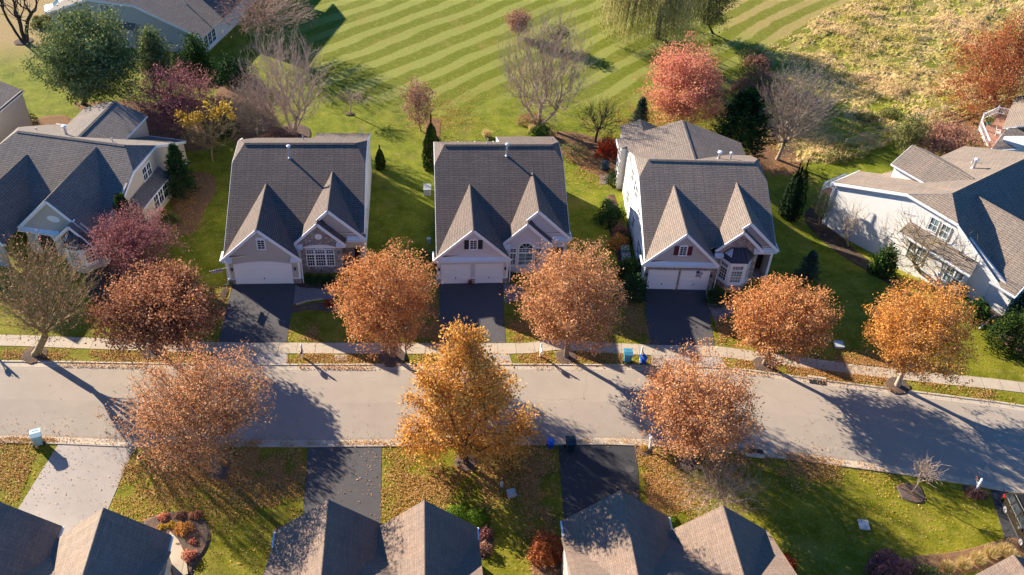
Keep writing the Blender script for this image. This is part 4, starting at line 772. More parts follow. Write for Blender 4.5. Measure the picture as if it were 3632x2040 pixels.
def tree(label,cat,bp,box,nt=500,nl=14000,ls=.17,leaf='copper',bk='bk',tr=.16,fork=.2,shell=.45,group=None,name='deciduous_tree',tuft=.42,shape=None,lean=(0,0),yl=None,up=.25,tw=.012,multi=None,zmin=None,rb=None,side=0,lobes=None,fan=.55,zf0=None):
    b=at(*bp); c,a,bz=crownbox(b,*box); c=c.copy()
    if rb: bz=rb
    if zmin is not None: 
        top=c[2]+bz; bot=b[2]+zmin; 
        if c[2]-bz<bot: c[2]=(top+bot)/2; bz=(top-bot)/2
    elif c[2]-bz<b[2]+.8: top=c[2]+bz; c[2]=(top+b[2]+.8)/2; bz=(top-b[2]-.8)/2
    T=thing(name,label,cat,b,0,group); c0=c-b
    if 'half-bare' in label: print('T1',c0,a,bz)
    n=nt*3; q=rdir(n); rad=rng.uniform(0,1,n)**(shell*.8); q=q*rad[:,None]
    an=np.arctan2(q[:,1],q[:,0]); el=q[:,2]/(rad+1e-6); ph=rng.uniform(0,6.28,4)
    lump=1+.10*np.sin(2*an+ph[0]+2*el)+.12*np.sin(5*an+ph[1])*np.cos(4*el+ph[2])+.07*np.sin(9*an+ph[3]+5*el)+.05*rng.normal(size=n)
    q=q*lump[:,None]
    if shape: q,keep=shape(q); q=q[keep]
    tg=c0+q*np.array([a,a,bz]); tg=tg[tg[:,2]>.5][:nt]
    if lobes:
        hh=np.array([FW[0],FW[1],0]); hh/=np.linalg.norm(hh); tg=[]; tw_=sum(l[3] for l in lobes)
        for (px,py,rp,wt) in lobes:
            d=ray(px,py); t=((b-CAM)@hh)/(d@hh); q0=CAM+d*t-b; rm=rp*t*SD/F_; k=int(nt*wt/tw_)+1; dd=rdir(k)*rng.uniform(.15,1,k)[:,None]**.5; tg.append(q0+hh*rng.uniform(-1,1)*rm*.3+dd*rm*np.array([1,1,1.0]))
        tg=np.concatenate(tg); tg=tg[tg[:,2]>.6]
    zf=(c0[2]-bz)*1.0+fork*bz; zf=max(.6,min(zf,c0[2]))
    if zf0: zf=zf0
    elif name=='street_tree': zf=1.9
    if multi:
        parts=[]; off=0; Ps=[];prs=[];ns=[];tps=[]
        grp=np.argmin(np.stack([np.linalg.norm((tg-np.array([c0[0]+m[0]*a,c0[1]+m[1]*a,0]))[:,:2],axis=1) for m in multi]),axis=0)
        for gi,mm in enumerate(multi):
            t_=tg[grp==gi]
            if len(t_)<3: continue
            b0=np.array([mm[0]*.25,mm[1]*.25,-.1]); fk=np.array([c0[0]*.5+mm[0]*a*.45,c0[1]*.5+mm[1]*a*.45,zf])
            P,pa,nn,tp,f0=skeleton(b0,fk,t_,up=up,fan=fan); Ps.append(P);prs.append(np.where(pa>=0,pa+off,-1));ns.append(nn);tps.append(tp+off); off+=len(P)
        P=np.concatenate(Ps);pa=np.concatenate(prs);nn=np.concatenate(ns);tp=np.concatenate(tps); root=pa<0; pa=np.where(pa<0,0,pa)
    else:
        fk=np.array([c0[0]*.55,c0[1]*.55,zf]); P,pa,nn,tp,f0=skeleton(np.array([0,0,-.1]),fk,tg,up=up,fan=fan); root=np.zeros(len(P),bool); root[0]=True
    ex=math.log(tr/tw)/math.log(nn.max()); r=tw*nn**ex; ok=~root
    zb=(P[:,2]<.45); r=np.where(zb,r*1.35,r)
    limbs('trunk',P,pa,r,ok&(r>.045),7,LM[bk],T)
    if side:
        n0=len(P); src=np.repeat(np.concatenate([tp,pa[tp]]),side); dd=P[src]-P[pa[src]]; dd/=np.linalg.norm(dd,axis=1)[:,None]+1e-9; dd=dd+rng.normal(size=dd.shape)*.55+np.array([0,0,up*.5]); dd/=np.linalg.norm(dd,axis=1)[:,None]; mid=P[src]+dd*rng.uniform(.15,.4,len(src))[:,None]; d2=dd+rng.normal(size=dd.shape)*.3+np.array([0,0,up*.3]); end=mid+d2*rng.uniform(.15,.35,len(src))[:,None]
        P=np.concatenate([P,mid,end]); pa=np.concatenate([pa,src,n0+np.arange(len(src))]); r=np.concatenate([r,np.full(len(src),tw*.85),np.full(len(src),tw*.6)]); ok=np.concatenate([ok,np.ones(2*len(src),bool)])
    limbs('branches',P,pa,r,ok&(r<=.045),3,LM[bk],T)
    if nl:
        src=np.concatenate([tp]*3+[pa[tp],pa[tp]]); k=rng.choice(src,nl); hsh=np.modf(np.sin(k*12.9898)*43758.5)[0]; C=P[k]+rng.normal(size=(nl,3))*tuft*np.array([1,1,.75])
        rn=.5+.22*(np.abs(hsh)-.5)+rng.normal(size=nl)*.17
        if yl is not None: 
            lo=np.clip((c0[2]-bz*yl-C[:,2])/(bz*.35),0,1)*np.exp(-((C[:,0]-c0[0])**2+(C[:,1]-c0[1])**2)/(a*.75)**2); rn=rn*(1-lo)+lo*rng.uniform(.85,1.,nl)
        leaves('crown',C,ls,rn,LM[leaf],T)
    return T
def twigs(T,P,tp,n,L,mat,name='twigs',droop=0.,r=.006,parent=None): pass
def bush(label,cat,pos,rx,ry,h,n=1600,ls=.11,leaf='green',group=None,name='shrub',lump=.12,stem=True,z0=0,flat=.35):
    b=np.array([pos[0],pos[1],pos[2] if len(pos)>2 else gz(*pos[:2])]); T=thing(name,label,cat,b,0,group); q=rdir(n); q[:,2]=np.abs(q[:,2])*1.0
    an=np.arctan2(q[:,1],q[:,0]); ph=rng.uniform(0,6,3); s=(1+lump*np.sin(3*an+ph[0])*1+lump*np.cos(5*an+ph[1]+3*q[:,2])+lump*.8*np.sin(9*an+ph[2]))*rng.uniform(.72,1.03,n)
    C=q*s[:,None]*np.array([rx,ry,h-.05])+np.array([0,0,z0+.05]); nn=q/np.array([rx,ry,h]); nn/=np.linalg.norm(nn,axis=1)[:,None]
    cl=np.sin(C[:,0]*4.1+ph[0])*np.sin(C[:,1]*3.7+ph[1])*np.sin(C[:,2]*4.4+ph[2]); leaves('foliage',C,ls,.5+.2*cl+rng.normal(size=n)*.18,LM[leaf],T,nrm_=nn,flat=flat)
    if stem:
        m=MB()
        for k in range(7):
            a_=2*PI*k/7+ph[0]; m.tube([(0.03*math.cos(a_),.03*math.sin(a_),0),(rx*.4*math.cos(a_),ry*.4*math.sin(a_),h*.45),(rx*.65*math.cos(a_),ry*.65*math.sin(a_),h*.75)],[.03,.02,.01],LM['bkd'],5)
        m.build('stems',T)
    return T
def conifer(label,cat,bp,h,rad,leaf='dgreen',n=9000,ls=.2,group=None,name='conifer',whorl=26,droop=.1,irreg=.2,pos=None,flatc=1.2,bare=.06):
    b=at(*bp) if pos is None else np.array(pos); T=thing(name,label,cat,b,0,group); m=MB(); m.tube([(0,0,-.1),(0,0,h*.5),(0,0,h)],[.02*h+.03,.012*h+.02,.015],LM['bkd'],7)
    Cs=[];Us=[];Vs=[]; k=0
    for i in range(whorl):
        z=h*(bare+(1-bare)*(i/whorl)**.95); rr=rad*(1-(z/h))**.8*(1+.0)+.08; nb=max(4,int(9*(1-z/h)+4))
        for j in range(nb):
            a_=2*PI*j/nb+i*2.4+rng.normal()*.2; L=rr*(1+irreg*rng.normal()*.6); d=np.array([math.cos(a_),math.sin(a_),-droop+.5*(z/h)]); e=d*L+np.array([0,0,z]); m.tube([(0,0,z),tuple(e*.5+np.array([0,0,z*.5])),tuple(e)],[.022,.014,.005],LM['bkd'],3,False)
            nn=max(3,int(n/whorl/nb)); t=rng.uniform(.15,1.02,nn)**.7; sd=np.array([-d[1],d[0],0]); wd=(1-t)*L*.35+.12; o=rng.uniform(-1,1,nn)*wd; C=np.array([0,0,z])+d*L*t[:,None]+sd*o[:,None]+rng.normal(size=(nn,3))*.06-np.array([0,0,1])*np.abs(o)[:,None]*.15
            U=d*.7+sd*np.sign(o)[:,None]*.6+rng.normal(size=(nn,3))*.35; U/=np.linalg.norm(U,axis=1)[:,None]; V=np.cross(U,rdir(nn)); V/=np.linalg.norm(V,axis=1)[:,None]; s=ls*rng.uniform(.7,1.3,nn)[:,None]/2; Cs.append(C);Us.append(U*s*1.4);Vs.append(V*s*.55)
    C=np.concatenate(Cs); cl=np.sin(C[:,0]*3+C[:,2]*2.)*np.sin(C[:,1]*3.3+1)*.2; rn=.45+cl+rng.normal(size=len(C))*.17; m.build('trunk',T); quads('crown',C,np.concatenate(Us),np.concatenate(Vs),rn,LM[leaf],T); return T
def arbor(label,bp,h,rx,leaf='arbor',n=5000,group=None,tops=3,pos=None,cat='evergreen tree'):
    b=at(*bp) if pos is None else np.array(pos); T=thing('columnar_evergreen',label,cat,b,0,group); Cs=[];Nn=[]
    for k in range(tops):
        o=np.array([rng.uniform(-1,1)*rx*.45,rng.uniform(-1,1)*rx*.45]) if tops>1 else np.zeros(2); hh=h*(1-.22*rng.uniform()*(k>0)); m=n//tops; z=rng.uniform(0,1,m)**.9; a_=rng.uniform(0,2*PI,m); pr=np.sin(np.clip(z*1.05+.12,0,1)**.75*PI)**.55*(1-.15*z); s=rx*(.75 if tops>1 else 1)*pr*(1+.1*np.sin(4*a_+k)+.08*np.sin(9*z*3+a_*2))*rng.uniform(.8,1.03,m)
        Cs.append(np.stack([o[0]*(1-.2*z)+s*np.cos(a_),o[1]*(1-.2*z)+s*np.sin(a_),z*hh],1)); Nn.append(np.stack([np.cos(a_),np.sin(a_),z*.8],1))
    C=np.concatenate(Cs); nn=np.concatenate(Nn); n=len(C); d=nn+rng.normal(size=(n,3))*.45; d/=np.linalg.norm(d,axis=1)[:,None]; U=np.array([0,0,1.])+rng.normal(size=(n,3))*.3; U/=np.linalg.norm(U,axis=1)[:,None]; V=np.cross(d,U); s=.2*rng.uniform(.6,1.3,n)[:,None]/2
    cl=np.sin(C[:,0]*5)*np.sin(C[:,1]*5)*np.sin(C[:,2]*2.5)*.25; quads('foliage',C,U*s*1.4,V*s*.8,.45+cl+rng.normal(size=n)*.15,LM[leaf],T); m=MB(); m.tube([(0,0,-.1),(0,0,h*.85)],[.1,.03],LM['bkd'],6); m.build('trunk',T); return T
def grasstuft(label,pos,h,rx,n=700,leaf='straw',group=None,cat='ornamental grass'):
    b=np.array([pos[0],pos[1],gz(*pos[:2])]); T=thing('ornamental_grass',label,cat,b,0,group); a_=rng.uniform(0,2*PI,n); t=rng.uniform(.1,1,n); C=np.stack([rx*.5*t*np.cos(a_),rx*.5*t*np.sin(a_),h*.5*rng.uniform(.5,1,n)],1); U=np.stack([np.cos(a_)*t*.6,np.sin(a_)*t*.6,np.ones(n)],1)+rng.normal(size=(n,3))*.15; U/=np.linalg.norm(U,axis=1)[:,None]; V=np.cross(U,rdir(n)); V/=np.linalg.norm(V,axis=1)[:,None]; quads('blades',C,U*h*.42,V*.02,rng.uniform(.2,1,n),LM[leaf],T); return T
GS='copper-leaved street trees planted along the kerbs'
def flatbot(q): return q,(q[:,2]>-.93)
def vase(q): q=q.copy(); w=.55+.45*np.clip((q[:,2]+1)/1.1,0,1)**.8; q[:,0]*=w; q[:,1]*=w; return q,np.ones(len(q),bool)
def cone(q): q=q.copy(); w=np.clip(1.12-.62*(q[:,2]+1)/2*1.25,.12,1.2); an=np.arctan2(q[:,1],q[:,0]); w=w*(1+.22*np.sin(3*an+1)*np.sin(4*q[:,2]+.5)); q[:,0]*=w; q[:,1]*=w; return q,np.ones(len(q),bool)
# street trees
tree('half-bare street tree with upswept branches at the left edge, thin brown leaves on top','tree',(88,893),(-20,232,585,860),1100,2400,.15,'brown','bky',.30,.08,.4,GS,'street_tree',.3,flatbot,tw=.008,up=.35,side=2,zf0=2.3,fan=.8)
tree('dark reddish-brown leafy street tree left of the first driveway, greenish at its foot','tree',(385,886),(235,545,668,888),560,34800,.19,'copperd','bk',.2,.15,.5,GS,'street_tree',.33,flatbot,yl=.55)
tree('large round copper street tree on the near lawn left of the grey driveway','tree',(552,1190),(303,675,862,1166),1000,23000,.13,'pinkor','bk',.22,.12,.45,GS,'street_tree',.25,flatbot,up=.35,side=1,tw=.01)
tree('round copper street tree standing between the first and second driveways','tree',(988,898),(834,1102,610,882),800,29000,.145,'copper','bk',.2,.12,.45,GS,'street_tree',.25,flatbot,yl=.7)
tree('tall golden-orange tree with ragged pointed top in the centre, rooted on the near lawn','tree',(1172,1166),(975,1352,800,1200),620,30000,.17,'gold','bkd',.2,.1,.5,None,'golden_tree',.32,side=1,tw=.009,lobes=[(1150,840,28,5),(1197,850,24,3),(1150,890,48,9),(1205,895,45,7),(1100,940,50,7),(1060,950,34,4),(1165,960,85,18),(1120,1060,60,10),(1230,1000,60,10),(1180,1110,55,8),(1245,930,42,6),(1265,985,40,6),(1120,1010,60,10),(1200,1040,70,12),(1040,1000,28,3),(1045,1070,50,8),(1090,1130,48,6),(1020,1110,28,3),(1055,1165,30,3),(1270,1060,55,8),(1310,1100,42,6),(1300,1160,36,4),(1235,1130,50,6),(1330,1050,22,2)])
tree('round copper street tree with bare upper twigs, between second and third driveways','tree',(1425,898),(1298,1578,608,882),900,27000,.14,'pinkor','bk',.2,.12,.45,GS,'street_tree',.25,flatbot,up=.4,side=1,tw=.01)
tree('copper street tree on the near lawn beside the pumpkin mailbox','tree',(1727,1163),(1600,1918,878,1156),880,28000,.14,'pinkor','bk',.2,.12,.45,GS,'street_tree',.25,flatbot,yl=.62)
tree('orange-copper street tree right of the third driveway','tree',(1922,918),(1826,2102,690,902),780,28500,.145,'copper','bk',.2,.12,.45,GS,'street_tree',.25,flatbot)
tree('orange street tree with leaning pale trunk, rightmost by the far sidewalk','tree',(2257,972),(2183,2462,695,950),800,29000,.145,'orange','bkt',.22,.12,.45,GS,'street_tree',.25,flatbot,yl=.7)
# other trees
tree('red-pink twiggy ornamental tree in front of the tan house','tree',(335,700),(212,448,512,690),900,12000,.13,'rose','bkr',.13,.2,.5,None,'ornamental_tree',.25,flatbot,side=1,tw=.009)
tree('dusky pink bushy tree between the pine and the yellow shrub','tree',(445,340),(330,545,152,345),900,11000,.15,'rose','bkr',.13,.2,.5,None,'ornamental_tree',.3,flatbot,side=1,tw=.01)
tree('large soft grey-green pine on the top left lawn','tree',(208,262),(92,338,22,258),420,30000,.24,'pine','bkd',.25,.15,.45,None,'pine_tree',.5,flatbot)
tree('smaller green evergreen in front of the blue-grey shaded house wall','tree',(385,225),(330,445,72,225),150,8500,.22,'pine','bkd',.14,.15,.5,None,'evergreen_tree',.4,cone)
tree('green evergreen standing below the far house corner windows','tree',(500,235),(440,545,88,235),150,8000,.22,'green','bkd',.14,.15,.5,None,'evergreen_tree',.4,cone)
tree('shrubby tree with clear yellow leaves over bare stems','tree',(535,405),(440,610,252,398),500,0,.18,'yellow','bky',.09,.1,.55,None,'yellow_leaved_tree',.3,vase,side=1,tw=.009,up=.5)
b=at(520,300); 
for i,(px,py,r_,n_) in enumerate(((475,305,1.1,420),(500,290,.9,380),(545,275,1.1,520),(570,300,.8,260),(600,330,.7,120))): pass
tree('pale bare multi-trunk birch behind the first house','tree',(735,338),(585,842,78,335),1300,0,.1,'yellow','birch',.19,.25,.5,None,'bare_birch',.3,vase,side=2,tw=.009,up=.6,multi=[(-.7,0),(-.25,.5),(.35,-.3),(.65,.3)])
tree('bare grey-pink tree with tall stems behind the second house','tree',(1355,318),(1235,1510,28,315),1700,1500,.14,'brown','bkp',.19,.25,.5,None,'bare_tree',.4,vase,side=2,tw=.009,up=.6,multi=[(-.6,0),(0,.3),(.6,-.2)])
tree('tangle of bare twiggy trees at the top edge beside the far house','tree',(640,120),(545,790,-60,112),900,2500,.14,'brown','bkp',.18,.2,.5,None,'bare_tree',.4,flatbot,side=2,tw=.009)
tree('bare silvery shrub tree sprawling behind the yellow-leaved tree','tree',(650,345),(560,705,205,350),1000,0,.1,'brown','bkg',.08,.1,.5,None,'bare_tree',.3,flatbot,side=2,tw=.008)
tree('small young bare tree standing alone on the back lawn','tree',(880,287),(848,925,218,268),110,0,.1,'brown','bkp',.06,.2,.5,None,'young_bare_tree',.3,flatbot,side=2,tw=.009)
tree('narrow tree with clinging pink-brown leaves near the clipped arborvitae','tree',(1060,330),(1010,1092,200,345),200,4200,.15,'brown','bkg',.08,.1,.5,None,'narrow_tree',.25,tw=.011)
tree('bare low thorny tree with a dark crooked trunk','tree',(1497,358),(1438,1582,238,355),420,0,.1,'brown','bkd',.13,.25,.5,None,'bare_tree',.3,flatbot,side=2,tw=.007)
tree('bright pink and orange maple behind the third house','tree',(1718,322),(1622,1822,115,330),440,26000,.19,'pink','bk',.16,.2,.45,None,'maple_tree',.42,flatbot,yl=.35)
tree('wide bare grey tree in front of the meadow','tree',(1955,402),(1890,2112,160,392),1600,0,.1,'brown','bkg',.21,.2,.5,None,'bare_tree',.3,vase,side=2,tw=.010,up=.5)
tree('rust-orange feathery cypress at the right edge above the deck','tree',(2520,292),(2360,2680,20,300),800,26000,.17,'rust','bk',.25,.12,.45,None,'cypress_tree',.38,cone)
tree('bare multi-stem tree in front of the white right-hand house','tree',(2332,700),(2205,2470,505,720),600,0,.1,'brown','bky',.19,.2,.55,None,'bare_tree',.3,vase,side=1,tw=.010,up=.55,multi=[(-.5,0),(.1,.3),(.6,-.2)])
tree('small bare shrub tree against the white side wall','tree',(2135,620),(2095,2178,500,620),160,0,.1,'brown','bkt',.08,.1,.6,None,'bare_shrub',.3,vase,side=1,tw=.007,up=.4)
tree('brown half-bare shrub at the far corner of the white side wall','tree',(2060,565),(2030,2100,470,570),170,900,.12,'olive','bkg',.06,.1,.6,None,'bare_shrub',.25,flatbot,tw=.011)
tree('low arching leafless tree spreading behind the near tan-roofed house','tree',(1828,1292),(1690,1925,1148,1310),650,0,.1,'brown','bkt',.12,.15,.7,None,'bare_arching_tree',.3,flatbot,side=1,tw=.007,up=-.2)
tree('tiny pale bare sapling in a round mulch bed on the near lawn','sapling',(2292,1240),(2290,2368,1150,1218),120,0,.1,'brown','bkp',.045,.1,.6,None,'sapling',.3,vase,side=1,tw=.012,up=.5)
tree('tall bare dark tree with spreading limbs in the top left corner','tree',(62,108),(-60,118,-120,60),260,0,.1,'brown','bkd',.24,.05,.5,None,'bare_tree',.3,vase,tw=.018,up=.5,multi=[(-.7,0),(-.1,.2),(.5,0)])
tree('brown leafy hedge-like tree beside the raised red deck','tree',(2390,405),(2285,2492,300,415),260,11000,.2,'brown','bk',.12,.15,.5,None,'ornamental_tree',.4,flatbot)
tree('yellow-green shrubby tree at the near end of the meadow fence','tree',(2290,400),(2250,2335,285,405),140,4200,.18,'olive','bk',.08,.15,.5,None,'ornamental_tree',.3,flatbot)
tree('round brown-pink tree on the back lawn left of the bare stems','tree',(1305,90),(1270,1340,25,100),120,2600,.2,'brown','bk',.08,.15,.5,None,'small_tree',.35)
tree('dark leafy shrub tree in the stream bed behind the bare stems','tree',(1400,120),(1370,1440,60,125),120,1800,.2,'olive','bkd',.08,.15,.5,None,'small_tree',.35)
# yellow leaves on the yellow tree
def puffs(label,spots,leaf,n,size=.2):
    pass
Ty=[o for o in bpy.data.objects if o.name.startswith('yellow_leaved_tree')][0]; bY=np.array(Ty.location)
C=[]
for (px,py,r_,n_) in ((472,302,1.0,420),(497,296,.7,300),(540,285,.8,380),(565,268,.7,330),(582,292,.5,160),(450,285,.4,110),(520,262,.35,90)):
    d=ray(px,py); h=np.array([FW[0],FW[1],0]); h/=np.linalg.norm(h); p=CAM+d*(((bY-CAM)@h+rng.uniform(-.8,.8))/(d@h)); C.append(p-bY+rng.normal(size=(n_,3))*r_*.45)
C=np.concatenate(C)[::2]; leaves('crown',C,.24,rng.uniform(0,1,len(C)),LM['yellow'],Ty)
# willow
def willow(label,bp,box,leaf='willow'):
    b=at(*bp); c,a,bz=crownbox(b,*box); T=thing('willow_tree',label,'tree',b); c0=c-b; H=c0[2]+bz
    q=rdir(700); q[:,2]=np.abs(q[:,2]); q*=rng.uniform(.3,1,700)[:,None]**.5; tg=np.array([c0[0],c0[1],H*.45])+q*np.array([a,a*.9,H*.55]); P,pa,nn,tp,f0=skeleton(np.array([0,0,-.1]),np.array([0,0,H*.25]),tg[:420]); r=.015*nn**(math.log(.45/.015)/math.log(nn.max()))
    ok=np.arange(len(P))>0; limbs('trunk',P,pa,r,ok&(r>.05),7,LM['bkd'],T); limbs('branches',P,pa,r,ok&(r<=.05),3,LM['bk'],T)
    Cs=[];Us=[];n=1700; src=rng.choice(np.arange(f0,len(P)),n)
    for s in src:
        p=P[s]; L=max(.5,p[2]-rng.uniform(.4,H*.42)); k=int(L/.28)+1; z=np.arange(k)*.28; o=(p[:2]-c0[:2]); o=o/(np.linalg.norm(o)+.5)*.12; Cs.append(np.stack([p[0]+o[0]*z+rng.normal(size=k)*.05,p[1]+o[1]*z+rng.normal(size=k)*.05,p[2]-z],1))
    C=np.concatenate(Cs); n=len(C); U=np.array([0,0,-1.])+rng.normal(size=(n,3))*.22; V=np.cross(U,rdir(n)); V/=np.linalg.norm(V,axis=1)[:,None]; quads('hanging_foliage',C,U*.17,V*.06,.5+.2*np.sin(C[:,0]*2)*np.sin(C[:,1]*2)+rng.normal(size=n)*.2,LM[leaf],T)
willow('big weeping willow with drooping olive strands at the top edge',(1652,95),(1488,1800,-190,105)); 
tree('dense olive tree standing right of the weeping willow','tree',(1795,85),(1700,1850,-90,92),260,11000,.22,'olive','bkd',.15,.15,.5,None,'small_tree',.45)
conifer('pointed dark conifer at the corner of the tan house','evergreen tree',(462,500),6.4,1.75,'dgreen',8000,.19,droop=-.35)
conifer('small conifer poking up before the shaded dark roof','evergreen tree',(330,610),5.6,1.6,'green',4500,.2,droop=-.35,whorl=16)
conifer('slim dark spruce on the lawn beside the third house','evergreen tree',(1605,334),4.6,1.35,'spruce',6000,.16,droop=.15)
conifer('broad glossy dark green conifer behind the right end of the third house','evergreen tree',(1855,385),8.2,4.1,'dgreen',20000,.26,droop=-.15)
conifer('little pale blue spruce in the shaded right lawn','evergreen tree',(2028,700),3.2,1.3,'spruce',4000,.14,droop=.05,whorl=14)
conifer('scraggly small evergreen on the lawn below the pine','evergreen tree',(250,352),3.4,1.2,'green',2500,.18,droop=-.2,whorl=12)
arbor('tall clipped arborvitae left of the second house',(1085,424),6.6,.95,tops=1,n=6500)
arbor('small dark evergreen against the right wall of the first house',(957,425),2.9,.55,tops=1,n=2200)
arbor('very dark many-tipped columnar evergreen right of the third house',(1985,545),7.2,1.25,'vdark',9000,tops=5)
def Bp(px,py): return at(px,py)
bush('dark round shrub beside the third house wall, upper one','shrub',Bp(1535,560),1.5,1.3,2.0,3000,.13,'dgreen'); bush('grey-brown shrub between the dark shrub and the orange one','shrub',Bp(1560,592),.9,.9,1.2,1200,.11,'brown')
bush('rusty orange shrub near the air conditioners','shrub',Bp(1556,620),1.1,.9,1.3,1800,.12,'orange'); bush('dark rhododendron just past the air conditioners','shrub',Bp(1588,695),1.5,1.2,2.0,2600,.15,'green'); bush('dark tall shrub at the left front corner of the third house','shrub',Bp(1592,745),1.3,1.2,2.3,2600,.13,'dgreen')
bush('bright red shrub at the rear corner of the third house','shrub',Bp(1528,392),1.25,1.0,1.7,2400,.12,'red'); bush('rust-red shrub behind the bright red one','shrub',Bp(1530,372),1.3,.9,1.5,1800,.12,'rust'); bush('glossy green shrub by the third house patio','shrub',Bp(1550,462),1.1,.9,1.4,1600,.14,'green')
bush('dark rounded yew beside the bay window','shrub',Bp(1800,760),1.15,1.0,1.5,2600,.10,'dgreen')
for i,px in enumerate((780,805,829)): bush('dark clipped box shrub below the triple window','shrub',at(px,712),.55,.5,.95,900,.08,'dgreen','clipped box shrubs below the triple window',flat=.6,lump=.05)
bush('round brown shrub right of the stone house gutter','shrub',Bp(1078,662),1.0,.9,1.5,1500,.12,'olive'); bush('dark shrub by the second house window','shrub',Bp(1283,700),.6,.5,.8,800,.09,'dgreen')
bush('bright green clipped mound by the near house bed','shrub',Bp(1150,1306),1.15,.9,1.1,3600,.09,'box',flat=.65,lump=.03); bush('second green clipped mound half in shade','shrub',Bp(1196,1312),1.1,.9,1.0,3000,.09,'box',flat=.65,lump=.03)
bush('coppery round shrub left of the tan-roofed near house','shrub',Bp(1375,1395),1.25,1.2,1.9,3600,.13,'rust'); bush('maroon low shrub beside the rose-brown near house, upper','shrub',Bp(1222,1345),.55,.5,.6,600,.1,'rose'); bush('pinkish low shrub beside the rose-brown near house, lower','shrub',Bp(1218,1385),.6,.5,.7,700,.1,'brown')
bush('small round clipped ball shrub between the near tan gables','shrub',Bp(1693,1322),.55,.55,.8,1200,.08,'box',flat=.65,lump=.02)
bush('dark red-purple shrub at the bottom right','shrub',Bp(2228,1450),1.5,1.4,2.0,4200,.13,'rose'); bush('pale grey-green shrub at the bottom edge','shrub',Bp(2335,1470),1.6,1.2,1.3,3000,.12,'olive'); bush('green-red shrub against the right near gable','shrub',Bp(1965,1446),.9,1.6,1.6,2600,.12,'red')
bush('dark green yew mass at the right edge, lower','shrub',Bp(2560,868),3.0,2.4,3.4,9000,.16,'arbor'); bush('dark green yew at the right edge, upper','shrub',Bp(2600,800),2.6,2.4,3.0,5000,.16,'arbor')
bush('leathery dark magnolia in front of the white wall','shrub',Bp(2218,690),1.2,1.1,3.2,3400,.2,'green'); bush('mottled shrub at the end of the side bay','shrub',Bp(2405,735),1.3,1.0,2.2,2200,.14,'brown'); bush('dark rhododendron by the garage corner of the white house','shrub',Bp(2452,795),1.4,1.2,1.7,2200,.16,'green')
bush('green shrub right behind the second house roof','shrub',Bp(1360,342),1.1,.9,1.3,1800,.14,'green'); bush('olive brush below the bare tree left of the tan house window','shrub',Bp(435,560),.9,.8,1.0,1200,.12,'olive')
bush('brown brush around the birch trunks','shrub',Bp(700,350),2.2,1.5,1.0,900,.12,'brown',flat=.1); bush('tawny brush at the foot of the bare stems','shrub',Bp(1335,310),1.6,1.2,1.2,1500,.12,'brown',flat=.1); bush('pale brush right of the second house','shrub',Bp(1440,392),2.0,1.4,1.5,1200,.12,'olive',flat=.1)
bush('dark hedge behind the small left house','shrub',Bp(66,318),1.3,1.2,1.9,2000,.13,'arbor'); bush('evergreen between the pine and the far house','shrub',Bp(590,200),2.2,1.8,3.0,4000,.18,'dgreen'); bush('dark evergreen mass under the pink tree','shrub',Bp(560,330),2.0,1.6,2.4,3500,.18,'dgreen')
for k,(px,py) in enumerate(((95,55),(115,52),(92,68),(118,70),(105,62))): bush('yellow-green clipped mound by the white car','shrub',at(px,py),.75,.65,.9,800,.12,'olive','clipped mounds by the white car',flat=.6,lump=.03)
# bed shrubs by the near left house
for k,(px,py,l,t) in enumerate(((412,1305,'pink','pink shrub nearest the lawn tip of the kidney bed'),(492,1300,'pink','red shrub at the far right of the kidney bed'),(486,1366,'pink','small crimson shrub midway down the kidney bed'),(476,1402,'pink','largest pink shrub low in the kidney bed'),(455,1300,'brown','brown shrub at the top of the kidney bed'),(463,1335,'orange','orange-brown wispy shrub centred in the kidney bed'),(408,1330,'yellow','golden shrub left of the kidney bed centre'),(432,1325,'yellow','golden shrub next to its smaller twin in the kidney bed'),(448,1372,'brown','tiny brown shrub low left in the kidney bed'))):
    s=(.42,.45,.34,.55,.4,.7,.34,.4,.2)[k]; bush(t,'shrub',at(px,py),s,s*.9,s*.9,int(900*s/.5),.08,l,stem=s>.3)
for k,(px,py,h) in enumerate(((2455,1412,1.1),(2490,1398,1.2),(2525,1392,1.3),(2380,1432,.9),(2420,1425,1.0),(2540,1410,1.1))): grasstuft('tawny ornamental grass clump above the right near roof',at(px,py),h*.8,1.0,700,'straw','ornamental grasses above the right near roof')
for k,(px,py) in enumerate(((1690,345),(1340,330),(1385,345),(1225,345))): grasstuft('dry tufted grass clump on the back lawn edge',at(px,py),1.0,1.1,500,'straw','dry grass clumps behind the houses')
bush('golden mum plant at the foot of the near mailbox','flower',Bp(1621,1131),.3,.3,.42,700,.05,'yellow',name='potted_mum',stem=False,lump=.02); bush('small plant by the first garage corner','shrub',Bp(583,716),.3,.3,.5,300,.07,'olive'); bush('red flowering plant under the triple window','shrub',Bp(842,716),.35,.3,.4,350,.07,'red'); bush('red barberry at the edge of the shaded front bed','shrub',Bp(828,768),.45,.4,.6,500,.08,'red')
bush('brush clump around the right mailbox','shrub',Bp(2452,1245),.9,.6,.6,900,.09,'brown',flat=.1)
